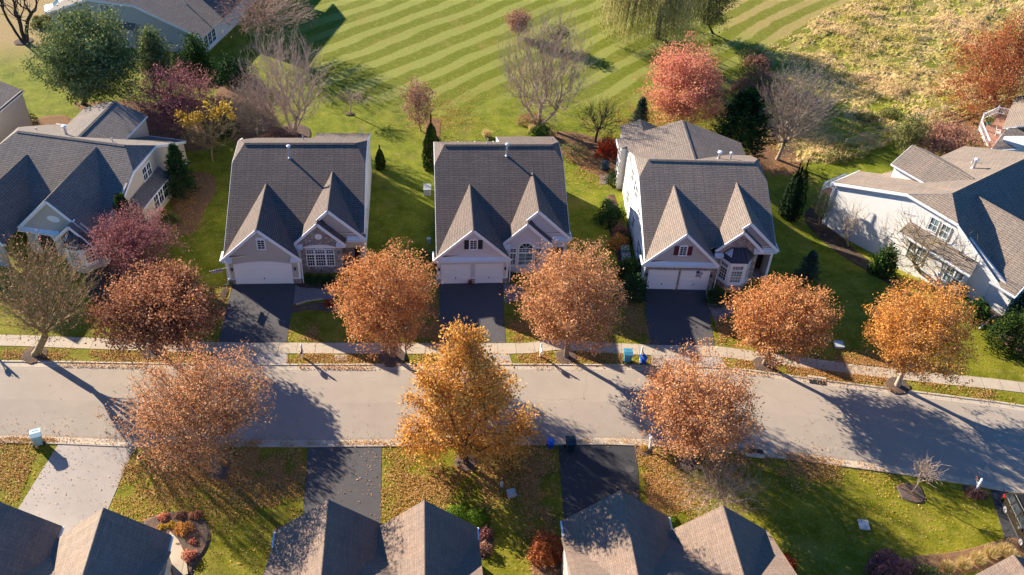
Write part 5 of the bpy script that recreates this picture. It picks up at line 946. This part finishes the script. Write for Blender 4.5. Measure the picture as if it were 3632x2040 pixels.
# ------------------------------------------------------------------ meadow
poly=[(78.1,66),(66.2,54.3),(61.3,46.7),(58.4,38.1),(58.0,33.6),(58.5,29.3),(60.4,24.4),(64.2,23.6),(68.6,25.3),(74.7,28.6),(84,33.2),(92,37),(130,55),(140,90),(110,95)]
def inpoly(x,y):
    c=np.zeros(len(x),bool); n=len(poly)
    for i in range(n):
        x1,y1=poly[i];x2,y2=poly[(i+1)%n]; m=((y1>y)!=(y2>y))&(x<(x2-x1)*(y-y1)/(y2-y1+1e-12)+x1); c^=m
    return c
def vn(x,y,sc,seed):
    g=np.random.default_rng(seed).uniform(-1,1,(256,256)); x=np.asarray(x)/sc+500; y=np.asarray(y)/sc+500; xi=np.floor(x).astype(int); yi=np.floor(y).astype(int); fx=x-xi; fy=y-yi; fx=fx*fx*(3-2*fx); fy=fy*fy*(3-2*fy); a=g[xi%256,yi%256];b=g[(xi+1)%256,yi%256];c=g[xi%256,(yi+1)%256];d=g[(xi+1)%256,(yi+1)%256]
    return (a*(1-fx)+b*fx)*(1-fy)+(c*(1-fx)+d*fx)*fy
def hn(x,y): return .55*vn(x,y,3.2,1)+.4*vn(x,y,1.5,2)+.25*vn(x,y,.8,3)
xs=np.arange(55,125,.4); ys=np.arange(22,92,.4); X,Y=np.meshgrid(xs,ys)
IN=inpoly(X.ravel(),Y.ravel()).reshape(X.shape); K=IN.astype(float)
for _ in range(3): K=(K+np.roll(K,1,0)+np.roll(K,-1,0)+np.roll(K,1,1)+np.roll(K,-1,1))/5
G=np.vectorize(gz)(X,Y); Z=G-.25+K*(.32+.24*hn(X,Y)+rng.normal(size=X.shape)*.05)
me=bpy.data.meshes.new('meadow'); n_,m_2=X.shape; idx=np.arange(n_*m_2).reshape(n_,m_2); keep=(K[:-1,:-1]>.02)
f=np.stack([idx[:-1,:-1],idx[:-1,1:],idx[1:,1:],idx[1:,:-1]],-1)[keep]; me.from_pydata(np.stack([X,Y,Z],-1).reshape(-1,3).tolist(),[],f.tolist())
m=N('meadow_ground',.95,.1); p=m.pos(); a=m.noise(p,.16,5,.65); b_=m.noise(p,1.6,5,.7); c_=m.mix(m.maprange(a,.4,.62),(.30,.31,.035),(.56,.41,.2)); c_=m.mix(m.maprange(b_,.38,.62,0,.8),c_,m.mix(1,c_,(.6,.62,.5),'MULTIPLY')); m.col(c_); m.bump(b_,1,.25); me.materials.append(m.m); o=bpy.data.objects.new('meadow',me); COL.objects.link(o); o['kind']='structure'
n=150000; x=rng.uniform(57,118,n); y=rng.uniform(23,88,n); k=inpoly(x,y); x=x[k];y=y[k]; dns=hn(x,y)+rng.normal(size=len(x))*.25; k=dns>-.1; x=x[k];y=y[k];dns=dns[k]
hh=.16+.4*np.clip(dns+.2,0,1)*rng.uniform(.5,1,len(x)); z=np.vectorize(gz)(x,y)+.07+.24*hn(x,y)
C=np.stack([x,y,z+hh*.45],1); U=np.array([.25,-.1,1.])+rng.normal(size=(len(x),3))*.45; U/=np.linalg.norm(U,axis=1)[:,None]; V=np.cross(U,rdir(len(x))); V/=np.linalg.norm(V,axis=1)[:,None]
big=1.6*vn(x,y,7,5)+.9*vn(x,y,2.2,6)+.6*dns; o=quads('meadow_grass',C,U*(hh*.6)[:,None],V*rng.uniform(.035,.08,len(x))[:,None],.6+.22*big+rng.normal(size=len(x))*.2,LM['straw']); tag(o,'tall tawny and green meadow grass in uneven clumps at the upper right','meadow grass',kind='stuff')
for k_,(px,py) in enumerate(((1890,150),(1905,170),(1885,195),(1910,205),(1895,225),(1925,250),(1960,225),(2020,265),(1880,260),(1870,230))): bush('brown brushy thicket shrub at the meadow edge','shrub',at(px,py),2.0,1.6,1.7,1500,.17,('olive','brown')[k_%2],'thicket shrubs along the meadow edge',flat=.1)
for k_,(px,py) in enumerate(((2120,375),(2150,392),(2100,400),(2180,300),(2240,290))): bush('low tawny scrub at the near edge of the meadow','shrub',at(px,py),1.7,1.2,.8,1100,.15,'olive','scrub along the near meadow edge',flat=.1)
# ------------------------------------------------------------------ leaf litter
pts=[]
def scat(n,cx,cy,rx,ry): 
    n=int(n*4.2)
    c=at(cx,cy); a_=rng.normal(size=(n,2)); pts.append(np.stack([c[0]+a_[:,0]*rx,c[1]+a_[:,1]*ry],1))
scat(2600,30,1190,2.2,2.6); scat(5200,580,1165,4.2,1.3); scat(2600,700,1190,1.2,2.6); scat(5200,480,1210,4.8,3.2); scat(3800,1030,1230,2.8,3.2); scat(3500,1365,1260,.9,3.5); scat(3200,1680,1210,2.6,2.4); scat(1900,1640,1270,1.2,2.2); scat(2200,1600,820,.8,3.0); scat(2300,1080,820,.7,2.2)
scat(1600,540,830,.4,2.6); scat(2600,2150,920,3,.9); scat(3500,1960,1170,4.0,1.2); scat(1600,2230,930,2.5,.8); scat(2500,1210,1205,3,1.6); scat(1600,1490,410,2.4,2.8); scat(1500,1950,390,2.,3.); scat(1400,1130,290,2.6,3.5); scat(1800,1610,310,3.,3.); scat(900,1700,330,3.,2.5); scat(1100,150,330,2.4,1.6); scat(1500,470,520,1.5,4.); scat(2400,2460,310,3.4,2.2); scat(700,2160,1240,6,4); scat(1400,1310,840,.9,.9); scat(1000,1825,840,.8,1.0); scat(1000,780,840,1.6,.6)
# strips beside the kerbs and in the gutters
SC=2.0
for xa,xb,n,w,o in ((-17,.2,3600,.55,.75),(6.3,16,2600,.55,.75),(25.4,37,3600,.7,.9),(43.5,67,5200,.7,.9)):
    n=int(n*SC); x=rng.uniform(xa,xb,n); pts.append(np.stack([x,L_at(far_,x)+o+rng.normal(size=n)*w*.7],1))
for xa,xb,n in ((7.4,13.6,700),(-12,-5,600),(27,31,160),(44,47,200)): x=rng.uniform(xa,xb,n); pts.append(np.stack([x,L_at(far_,x)-.45+rng.normal(size=n)*.13],1))
for xa,xb,n in ((4.4,15,900),(26,34,420),(36,44,350),(-16,-9.8,900)): x=rng.uniform(xa,xb,n); pts.append(np.stack([x,L_at(near_,x)+.28+rng.normal(size=n)*.12],1))
x=rng.uniform(-14,62,900); pts.append(np.stack([x,(L_at(far_,x)+L_at(near_,x))/2+rng.normal(size=900)*2.6],1))
Q=np.concatenate(pts); Q=Q[(vn(Q[:,0],Q[:,1],2.1,11)+.7*vn(Q[:,0],Q[:,1],.7,12)+rng.normal(size=len(Q))*.35)>-.28]; x,y=Q[:,0],Q[:,1]
onroad=(y<L_at(far_,x)-.7)&(y>L_at(near_,x)+.7); onwalk=(y<L_at(swf,x))&(y>L_at(swf,x)-1.3)
ond=((x>.4)&(x<6.1)|(x>19.2)&(x<25)|(x>37.6)&(x<43.8))&(y>-8)&(y<0)|((x>9)&(x<14.6)|(x>27.8)&(x<34)|(x>-11)&(x<-4.4))&(y<L_at(near_,x)+.1)&(y>-30)
k=np.where(onroad|onwalk|ond,rng.uniform(size=len(x))<np.where(ond,.06,.10),True)&~((x>.1)&(x<12.4)&(y>.3)&(y<15)|(x>19)&(x<31.3)&(y>0)&(y<15)|(x>38.3)&(x<50.3)&(y>-1.2)&(y<14)); x,y=x[k],y[k]; n=len(x)
zz=np.vectorize(gz)(x,y)+.045+rng.uniform(0,.03,n); rd=(y<L_at(far_,x)+.2)&(y>L_at(near_,x)-.2); zz=np.where(rd,np.maximum(zz,.05+.05*rd),zz); zz=np.where(rd&(y<L_at(far_,x)-.9)&(y>L_at(near_,x)+.9),.11,zz)
nn=np.array([[0,0,1.]])+rng.normal(size=(n,3))*.35; o=leaves('leaf_litter',np.stack([x,y,zz],1),.088,.5+rng.normal(size=n)*.25,LM['litter'],nrm_=nn/np.linalg.norm(nn,axis=1)[:,None],flat=.8); tag(o,'scattered fallen orange and tan leaves on lawns, kerbs and gutters','fallen leaves',kind='stuff')

for k_,(px,py) in enumerate(((1528,520),(1545,545),(1552,575),(1572,610),(1578,720),(1568,745))): bush('small dark shrub in the shaded side bed of the third house','shrub',at(px,py),.7,.6,.9,900,.11,('dgreen','green','olive')[k_%3],'small shrubs in the side bed of the third house')
# ------------------------------------------------------------------ small things
MT['binb']=plain('bin_blue',(.045,.20,.30),.45,.08); MT['binl']=plain('bin_pale_blue',(.20,.33,.40),.45,.08); MT['bind']=plain('bin_navy',(.012,.03,.05),.45); MT['binr']=plain('recycling_blue',(.01,.08,.42),.45,.05)
def bin_(label,pos,rz,mat,s=1.,lid=None,group=None):
    T=thing('wheeled_bin',label,'bin',pos,rz,group); lid=lid or mat; m=MB(); w,d,h=.31*s,.36*s,1.0*s
    b0=[(-w*.78,-d*.75,.06),(w*.78,-d*.75,.06),(w*.78,d*.7,.06),(-w*.78,d*.7,.06)]; b1=[(-w,-d,h),(w,-d,h),(w,d,h),(-w,d,h)]
    for i in range(4): j=(i+1)%4; m.face([b0[i],b0[j],b1[j],b1[i]],mat)
    m.face(b0[::-1],mat); m.face(b1,mat); m.box((-w-.03,w+.03),(-d-.03,d+.03),(h-.07*s,h-.02*s),mat)
    for x in (-w*.5,0,w*.5): m.box((x-.015,x+.015),(-d*1.0,-d*.85),(.25*s,.85*s),mat)
    m.build('body',T)
    m=MB(); m.slab([(-w-.04,-d-.06,h+.01),(w+.04,-d-.06,h+.01),(w+.04,d*.2,h+.09*s),(-w-.04,d*.2,h+.09*s)],.04,lid,lid); m.slab([(-w-.04,d*.2,h+.09*s),(w+.04,d*.2,h+.09*s),(w+.04,d+.06,h+.03),(-w-.04,d+.06,h+.03)],.04,lid,lid); m.box((-w*.6,w*.6),(-d*.6,-d*.5),(h+.03,h+.075),lid); m.build('lid',T)
    for x in (-w-.02,w+.02): m=MB(); m.tube([(x-.04,d*.75,.13*s),(x+.04,d*.75,.13*s)],.13*s,'rub',12); m.build('wheel',T)
    m=MB(); m.tube([(-w*.8,d+.02,h-.02),(-w*.8,d+.13,h+.02),(w*.8,d+.13,h+.02),(w*.8,d+.02,h-.02)],.018,mat,6); m.build('handle',T); return T
def P3(px,py,dz=0): p=at(px,py); return (p[0],p[1],p[2]+dz)
bin_('tall pale-blue wheeled bin on the street near the bottom left grey driveway',P3(99,1116,.03),R(200),'binl',1.12)
bin_('tall bright-blue wheeled bin on the far verge beside the third driveway',P3(1577,909,.02),R(175),'binb',1.08)
bin_('small blue recycling bin under the white mailbox at the third driveway',P3(1616,913,.02),R(190),'binr',.72)
bin_('small royal-blue recycling bin at the near kerb',P3(1384,1128,.1),R(0),'binr',.68); bin_('tall dark navy wheeled bin at the near kerb',P3(1433,1134,.1),R(3),'bind',1.1)
def mailbox(label,pos,rz,group='white post mailboxes along the kerb',box='white'):
    T=thing('mailbox',label,'mailbox',pos,rz,group); m=MB(); m.box((-.065,.065),(-.065,.065),(-.2,1.45),'white'); m.lathe((0,0,1.45),[(.1,0),(.1,.03),(.04,.07),(.055,.12),(.01,.18)],'white',8); m.box((-.04,.04),(-.55,.1),(.88,.96),'white'); m.beam((0,-.4,.9),(0,-.05,.55),.05,.05,'white'); m.build('post',T)
    m=MB(); K=8; w=.09; pr=[(-w,.98),(w,.98)]+[(w*math.cos(PI*i/K),1.1+w*math.sin(PI*i/K)) for i in range(K+1)]; A=[Vector((x,-.58,z)) for x,z in pr]; B=[Vector((x,-.1,z)) for x,z in pr]
    m.face(A,box); m.face(B[::-1],box)
    for i in range(len(pr)): j=(i+1)%len(pr); m.face([A[i],B[i],B[j],A[j]],box)
    bx=m.build('box',T); m=MB(); m.box((.092,.1),(-.45,-.42),(1.05,1.24),'flagred'); m.box((.092,.1),(-.45,-.34),(1.19,1.25),'flagred'); m.build('flag',bx); return T
MT['flagred']=plain('flag_red',(.45,.03,.03),.6); MT['flagwhite']=plain('flag_white',(.7,.7,.7),.7); MT['flagblue']=plain('flag_blue',(.02,.03,.15),.7)
mailbox('white mailbox on the verge right of the first driveway',P3(762,900),0,box='black'); mailbox('white mailbox on the verge left of the leaning copper tree at the second driveway',P3(1359,898),0); mailbox('white mailbox with dark box above the small blue bin',P3(1611,906),0,box='black'); mailbox('grey-white mailbox with a golden mum at its foot on the near kerb',P3(1633,1132),R(180)); mailbox('white mailbox in brush at the right near driveway',P3(2452,1238),R(175),box='black'); mailbox('white mailbox just outside the left edge, seen by its shadow',P3(-18,892),0)
# street lamp in the copper crown
T=thing('street_lamp','dark green street lamp post standing in the copper tree beside the second driveway','street lamp',P3(1022,905)); m=MB(); m.lathe((0,0,0),[(.2,0),(.2,.12),(.15,.3),(.17,.42),(.09,.62),(.055,.75),(.05,3.4),(.08,3.45),(.05,3.55)],'gm',10); m.build('post',T)
m=MB(); m.lathe((0,0,3.55),[(.1,0),(.13,.05),(.2,.42)],'lampg',8); m.build('lamp_glass',T); m=MB(); m.lathe((0,0,3.95),[(.25,0),(.24,.05),(.08,.24),(.03,.3),(.01,.4)],'gm',8)
for k in range(4): a_=k*PI/2+PI/4; m.beam((.12*math.cos(a_),.12*math.sin(a_),3.58),(.2*math.cos(a_),.2*math.sin(a_),3.98),.02,.02,'gm')
m.build('lamp_cap',T)
def slabobj(name,label,cat,px,py,w,d,h,mat,rz=0,group=None,top=None):
    T=thing(name,label,cat,P3(px,py),rz,group); m=MB(); m.box((-w/2,w/2),(-d/2,d/2),(-.1,h-.03),mat); m.box((-w/2-.03,w/2+.03),(-d/2-.03,d/2+.03),(h-.03,h+.01),top or mat); m.build('box',T); m=MB(); m.box((-w*.25,w*.25),(-d*.08,d*.08),(h+.01,h+.025),'steel'); m.build('cover_plate',T); return T
MT['util']=plain('utility_grey',(.36,.38,.37),.6,.05); MT['utg']=plain('utility_green',(.10,.17,.14),.6,.05)
slabobj('utility_box','pale flat utility box in the shaded lawn right of the third house','utility box',2109,870,.75,.75,.25,'util',R(-8)); slabobj('utility_box','grey-white utility box on the near centre lawn','utility box',1286,1245,.6,.6,.3,'util',R(10)); slabobj('utility_box','pale square utility lid on the shaded right lawn','utility box',2172,1322,.7,.8,.12,'util',R(-10)); slabobj('utility_box','white utility box standing on the lawn between first and second houses','utility box',1075,485,.75,1.1,.75,'util'); slabobj('utility_box','small white utility cabinet by the brown round shrub','utility box',1079,612,.35,.35,.6,'util'); slabobj('utility_box','flat square concrete lid in the leafy verge','utility lid',857,901,1.0,.6,.05,'walk')
T=thing('utility_post','short white utility post on the near centre lawn','utility post',P3(1262,1224)); m=MB(); m.lathe((0,0,0),[(.13,0),(.13,.45),(.1,.55),(.02,.6)],'util',10); m.build('post',T)
def storm(label,px,py,L,s):
    c=at(px,py); x=c[0]; y=L_at(L,x); sl=math.atan2(L_at(L,x+.5)-L_at(L,x-.5),1); T=thing('storm_drain',label,'storm drain',(x,y,0),sl); m=MB(); m.box((-.75,.75),(-.05+.2*s,.05+.2*s),(-.1,.11),'curb'); m.box((-.75,.75),(.02,.2) if s>0 else (-.2,-.02),(.085,.12),'curb'); m.build('inlet_top',T)
    m=MB(); m.box((-.7,.7),(-.62 if s>0 else .08,-.08 if s>0 else .62),(.028,.036),'black'); m.build('opening',T); m=MB()
    for i in range(9): m.box((-.66+i*.165-.02,-.66+i*.165+.02),(-.62 if s>0 else .08,-.08 if s>0 else .62),(.037,.05),'gm')
    m.build('grate',T)
storm('dark storm drain in the far kerb right of the third driveway',2062,968,far_,1); storm('dark storm drain in the near kerb right of the mailbox tree',1896,1138,near_,-1)
T=thing('manhole_cover','round worn manhole cover on the dark near driveway','manhole cover',P3(1585,1181,.021)); m=MB(); m.lathe((0,0,0),[(.36,0),(.36,.012),(.31,.018),(.3,.01)],'drive2',20); m.build('lid',T)
def ac(label,px,py):
    T=thing('air_conditioner',label,'air conditioner',P3(px,py),R(-4),'air conditioners beside the third house'); m=MB(); m.box((-.4,.4),(-.4,.4),(-.05,.08),'walk'); m.box((-.36,.36),(-.36,.36),(.08,.85),'utg')
    for i in range(10): m.box((-.375,.375),(-.375,.375),(.14+i*.065,.165+i*.065),'util')
    m.box((-.38,.38),(-.38,.38),(.83,.87),'utg'); m.build('cabinet',T); m=MB(); m.lathe((0,0,.872),[(.28,0),(.28,.012),(.25,.02),(.24,.005)],'gm',18); m.lathe((0,0,.875),[(.09,0),(.09,.03)],'util',10)
    for k in range(6): a_=k*PI/3; m.beam((0,0,.89),(.27*math.cos(a_),.27*math.sin(a_),.89),.015,.01,'util')
    m.build('fan_grille',T)
ac('air conditioner nearer the rear of the third house',1571,640); ac('air conditioner nearer the street beside the third house',1574,659)
# covered grill
T=thing('covered_grill','dark covered grill on the patio beside the red shrub','grill',P3(1522,427),R(20)); m=MB(); m.lathe((0,0,0),[(.42,0),(.45,.5),(.4,.85),(.3,1.05),(.08,1.15)],'bind',10); m.build('cover',T)
drive('patio',[tuple(at(*q)[:2]) for q in ((1508,425),(1545,425),(1548,460),(1510,465))],'paver',.03)
# flags
def flag(T,base,d,L,label,open_=1.):
    F=thing('flag',label,'flag',(0,0,0)); F.matrix_world=T.matrix_world.copy() if 0 else F.matrix_world; F.location=T.location; F.rotation_euler=T.rotation_euler
    b=Vector(base); d=Vector(d).normalized(); m=MB(); m.tube([b,b+d*L],.018,'white',6); m.lathe(b+d*L,[(.03,-.02),(.03,.02)],'white',6); m.build('pole',F)
    c=MB(); n=13; K=6; sd=Vector((0,0,-1)); t0=b+d*L; w=.75*open_
    for i in range(n):
        for k in range(K):
            def pt(u,v): 
                s=L*.62*(1-v*.0); return t0-d*(u*L*.62)+sd*(v*w)+Vector((0.05*math.sin(v*7+u*3),-.06*math.sin(v*9+u*5),0))-d*(v*.12)
            u0,u1,v0,v1=i/n,(i+1)/n,k/K,(k+1)/K; mat='flagblue' if (i<7 and False) else ('flagred' if i%2==0 else 'flagwhite')
            if i>=6 and k<2: mat='flagblue'
            c.face([pt(u0,v0),pt(u1,v0),pt(u1,v1),pt(u0,v1)],mat)
    c.build('cloth',F); return F
flag(T3,(4.6,.3,2.45),(.25,-.85,.5),1.7,'striped flag hanging over the right garage door of the stone house')
flag(T1,(.35,.3,2.0),(-.62,-.55,.25),1.9,'striped flag sticking out from the left garage corner of the first house',.45)
# round white vent cap, garden lights
T=thing('flower_pot','red flower pot between the two garage doors of the second house','flower pot',(22.05,-.15,0.02)); m=MB(); m.lathe((0,0,0),[(.1,0),(.15,.25),(.16,.27)],'shutr',10); m.build('pot',T); leaves('flowers',rng.normal(size=(160,3))*.09+np.array([0,0,.36]),.08,rng.uniform(0,1,160),LM['red'],T)
# fences
def railfence(label,pts):
    P=[at(*p) for p in pts]; T=thing('split_rail_fence',label,'fence',P[0])
    o=P[0]
    for i,p in enumerate(P): q=p-o; m=MB(); m.tube([(q[0],q[1],q[2]-.2),(q[0]+.02,q[1],q[2]+1.25)],[.08,.07],'wood',6); m.build('post',T)
    for i in range(len(P)-1):
        a,b=P[i]-o,P[i+1]-o; m=MB()
        for z in (.45,.85,1.15): m.tube([(a[0],a[1],a[2]+z),((a[0]+b[0])/2,(a[1]+b[1])/2,(a[2]+b[2])/2+z-.03),(b[0],b[1],b[2]+z+.02)],.045,'wood',5)
        m.build('rail',T)
    return T
railfence('weathered split-rail fence at the meadow edge above the dark thicket shade',((2122,372),(2160,360),(2197,350),(2240,338),(2290,322)))
railfence('weathered split-rail fence leading toward the rust-orange cypress',((2290,312),(2330,297),(2380,280),(2430,265),(2480,252)))
m=MB(); T=thing('planter_box','low weathered wooden planter box beside the slim spruce','planter',P3(1588,330),R(10)); 
for a,b in (((-.9,.9),(-.5,-.42)),((-.9,.9),(.42,.5)),((-.9,-.82),(-.42,.42)),((.82,.9),(-.42,.42))): m.box(a,b,(0,.3),'wood')
m.build('boards',T); m=MB(); m.box((-.82,.82),(-.42,.42),(.0,.24),'soil'); m.build('soil',T)
# deck furniture of the far right house
o7=T7.matrix_world if 0 else None
def w7(lx,ly,lz): c,s=math.cos(R(-35.4)),math.sin(R(-35.4)); return (84.2+c*lx-s*ly,22.3+s*lx+c*ly,-2.4+lz)
T=thing('patio_chair','white patio chair on the red deck','chair',w7(-.7,4.3,2.61),R(60)); m=MB(); m.box((-.27,.27),(-.27,.27),(.4,.45),'white'); m.build('seat',T); m=MB(); m.slab([(-.27,.27,.45),(.27,.27,.45),(.27,.38,1.0),(-.27,.38,1.0)],.04,'white','white',n=(0,-1,0)); m.build('backrest',T)
for x in (-.24,.24):
    for y in (-.24,.24): m=MB(); m.box((x-.025,x+.025),(y-.025,y+.025),(0,.4),'white'); m.build('leg',T)
for x in (-.3,.3): m=MB(); m.box((x-.03,x+.03),(-.25,.3),(.62,.66),'white'); m.box((x-.02,x+.02),(-.25,-.2),(.4,.62),'white'); m.build('armrest',T)
MT['teal']=plain('teal_pot',(.02,.28,.30),.4); T=thing('planter_pot','teal planter pot with a leafy plant on the red deck','planter',w7(-2.1,6.6,2.61)); m=MB(); m.lathe((0,0,0),[(.18,0),(.28,.4),(.3,.45)],'teal',12); m.build('pot',T); leaves('plant',rng.normal(size=(500,3))*np.array([.28,.28,.18])+np.array([0,0,.65]),.14,rng.uniform(0,1,500),LM['olive'],T)
# cars
MT['carg']=plain('car_bronze_paint',(.07,.055,.04),.25,.05,2,.7,.5); MT['carw']=plain('car_white_paint',(.62,.62,.62),.3,.03,2,0,.5); MT['chrome']=plain('chrome_trim',(.6,.6,.6),.15,.03,2,.9); MT['redl']=plain('tail_lamp_red',(.45,.01,.01),.2); MT['headl']=plain('head_lamp_clear',(.6,.62,.65),.1)
def suv(label,loc,rz,paint):
    """x = length (front +x), y = width"""
    T=thing('parked_car',label,'car',loc,rz); Lh,Wh=2.35,.94
    low=[(-2.33,.35),(-2.38,.62),(-2.33,.98),(-1.9,1.08),(-.6,1.06),(.75,1.05),(1.3,1.02),(2.0,.92),(2.3,.76),(2.38,.5),(2.3,.3)]
    def shell(prof,w0,w1,mat,m,wb=None):
        n=len(prof); A=[Vector((x,-(w0 if z<.5 else w0),z)) for x,z in prof]; B=[Vector((x,w0,z)) for x,z in prof]; m.face(A,mat); m.face(B[::-1],mat)
        for i in range(n): j=(i+1)%n; m.face([A[i],B[i],B[j],A[j]],mat)
    m=MB(); shell(low,Wh,Wh,paint,m)
    for s in (-1,1): m.box((-1.9,1.9),(s*Wh-.0 if s>0 else -Wh-.02,Wh+.02 if s>0 else -Wh),(.3,.36),'chrome')
    b=m.build('body',T)
    cab=[(-2.25,1.0),(-2.1,1.5),(-1.85,1.66),(-.2,1.72),(.35,1.64),(1.15,1.04)]; m=MB(); wb,wt=.88,.68
    def pt(x,z,s): t=(z-1.0)/.72; return Vector((x,s*(wb+(wt-wb)*max(0,t)),z))
    for s in (-1,1):
        q=[pt(x,z,s) for x,z in cab]; m.face(q if s<0 else q[::-1],'glass')
    for i in range(len(cab)-1):
        x0,z0=cab[i];x1,z1=cab[i+1]; mat='glass' if i in (0,4) else paint; m.face([pt(x0,z0,-1),pt(x0,z0,1),pt(x1,z1,1),pt(x1,z1,-1)],mat)
    m.face([pt(-2.25,1.0,-1),pt(1.15,1.04,-1),pt(1.15,1.04,1),pt(-2.25,1.0,1)],paint); cb=m.build('cabin',T)
    m=MB()
    for s in (-1,1):
        for (x0,z0,x1,z1,w_) in ((-2.25,1.02,-2.08,1.52,.1),(-2.08,1.52,-1.8,1.67,.09),(-1.3,1.04,-1.2,1.68,.1),(-.25,1.05,-.25,1.7,.07),(-1.85,1.67,-.2,1.73,.08),(-.2,1.73,.38,1.65,.08),(.38,1.65,1.18,1.04,.08)):
            m.beam(pt(x0,z0,s)+Vector((0,s*.01,0)),pt(x1,z1,s)+Vector((0,s*.01,0)),.05,w_,paint,up=(0,0,1) if abs(x1-x0)>.3 else (1,0,0))
        m.tube([pt(-1.75,1.72,s*.9),pt(-1.7,1.78,s*.9),pt(-.1,1.82,s*.9),pt(.1,1.74,s*.9)],.018,'gm',6)
    m.build('roof_rail',cb)
    for s in (-1,1):
        m=MB(); m.fbox((.75,s*.94,1.06),(1,0,0),(0,s,0),(0,0,1),(-.1,.1),(0,.2),(0,.15),'chrome'); m.build('mirror',T)
        m=MB(); m.box((-2.39,-2.2),(s*.72-.16,s*.72+.16),(.8,1.0),'redl'); m.box((-2.3,-2.05),(s*.94-.012,s*.94+.012),(.85,1.02),'redl'); m.build('taillight',T)
        m=MB(); m.box((2.15,2.36),(s*.68-.2,s*.68+.2),(.66,.82),'headl'); m.build('headlight',T)
        for x in (-1.42,1.42):
            w=MB(); w.tube([(x,s*.72,.36),(x,s*.96,.36)],.37,'rub',22); wl=w.build('wheel',T); w=MB(); w.tube([(x,s*.90,.36),(x,s*.965,.36)],.25,'steel',18); 
            for k in range(5): a_=2*PI*k/5; w.beam((x,s*.97,.36),(x+.22*math.cos(a_),s*.97,.36+.22*math.sin(a_)),.02,.06,'chrome',up=(0,1,0))
            w.build('rim',wl)
        m=MB()
        for x in (-.85,.25): m.box((x-.1,x+.1),(s*.955-.01,s*.955+.01),(.93,.96),'chrome')
        m.box((-1.15,-1.135),(s*.943-.004,s*.943+.004),(.4,1.04),'black'); m.box((-.2,-.185),(s*.943-.004,s*.943+.004),(.4,1.04),'black'); m.box((.85,.865),(s*.943-.004,s*.943+.004),(.4,1.02),'black'); m.build('door_handle',T)
    return T
wr=at(2524,1291); wf=at(2562,1371); dv=wf-wr; hd=math.atan2(dv[1],dv[0]); mid=(wr+wf)/2; nrm2=np.array([-math.sin(hd),math.cos(hd)]); 
suv('bronze-grey parked car with silver wheels on the dark driveway at bottom right',(mid[0]+nrm2[0]*.95,mid[1]+nrm2[1]*.95,.02),hd,'carg')
c=at(148,40); suv('white parked car half cut by the top left edge behind the dark roof',(c[0]+.4,c[1]+1.2,.0),R(200),'carw')
# downspout splash pieces near the yews
T=thing('drain_pipe','white drain pipe lying on the mulch beside the dark yews','pipe',P3(2462,829,.0)); q=at(2498,800)-at(2462,829); m=MB(); m.tube([(0,0,.08),(q[0],q[1],.3)],.06,'gutter',8); m.build('tube',T)
# ------------------------------------------------------------------ light
AZ,EL=R(136),R(20.5)  # towards the sun: left and behind
sd=Vector((math.cos(AZ)*math.cos(EL),math.sin(AZ)*math.cos(EL),math.sin(EL)))
sl=bpy.data.lights.new('Sun','SUN'); sl.energy=5.; sl.angle=R(.5); sl.color=(1,.87,.70); so=bpy.data.objects.new('Sun',sl); COL.objects.link(so); so.rotation_euler=sd.to_track_quat('Z','Y').to_euler()
w=bpy.data.worlds.new('World'); sc.world=w; w.use_nodes=True; nt=w.node_tree; bg=nt.nodes['Background']; sk=nt.nodes.new('ShaderNodeTexSky'); sk.sky_type='NISHITA'; sk.sun_disc=False; sk.sun_elevation=EL; sk.sun_rotation=PI/2-AZ; sk.air_density=1.0; sk.dust_density=.1; sk.ozone_density=4
mx=nt.nodes.new('ShaderNodeMix'); mx.data_type='RGBA'; mx.blend_type='MULTIPLY'; mx.inputs[0].default_value=1; mx.inputs[7].default_value=(.50,.93,1.32,1); nt.links.new(sk.outputs[0],mx.inputs[6]); nt.links.new(mx.outputs[2],bg.inputs[0]); bg.inputs[1].default_value=.05
sc.view_settings.view_transform='Standard'; sc.view_settings.look='None'; sc.view_settings.gamma=1; sc.view_settings.use_curve_mapping=False; sc.view_settings.exposure=1.78
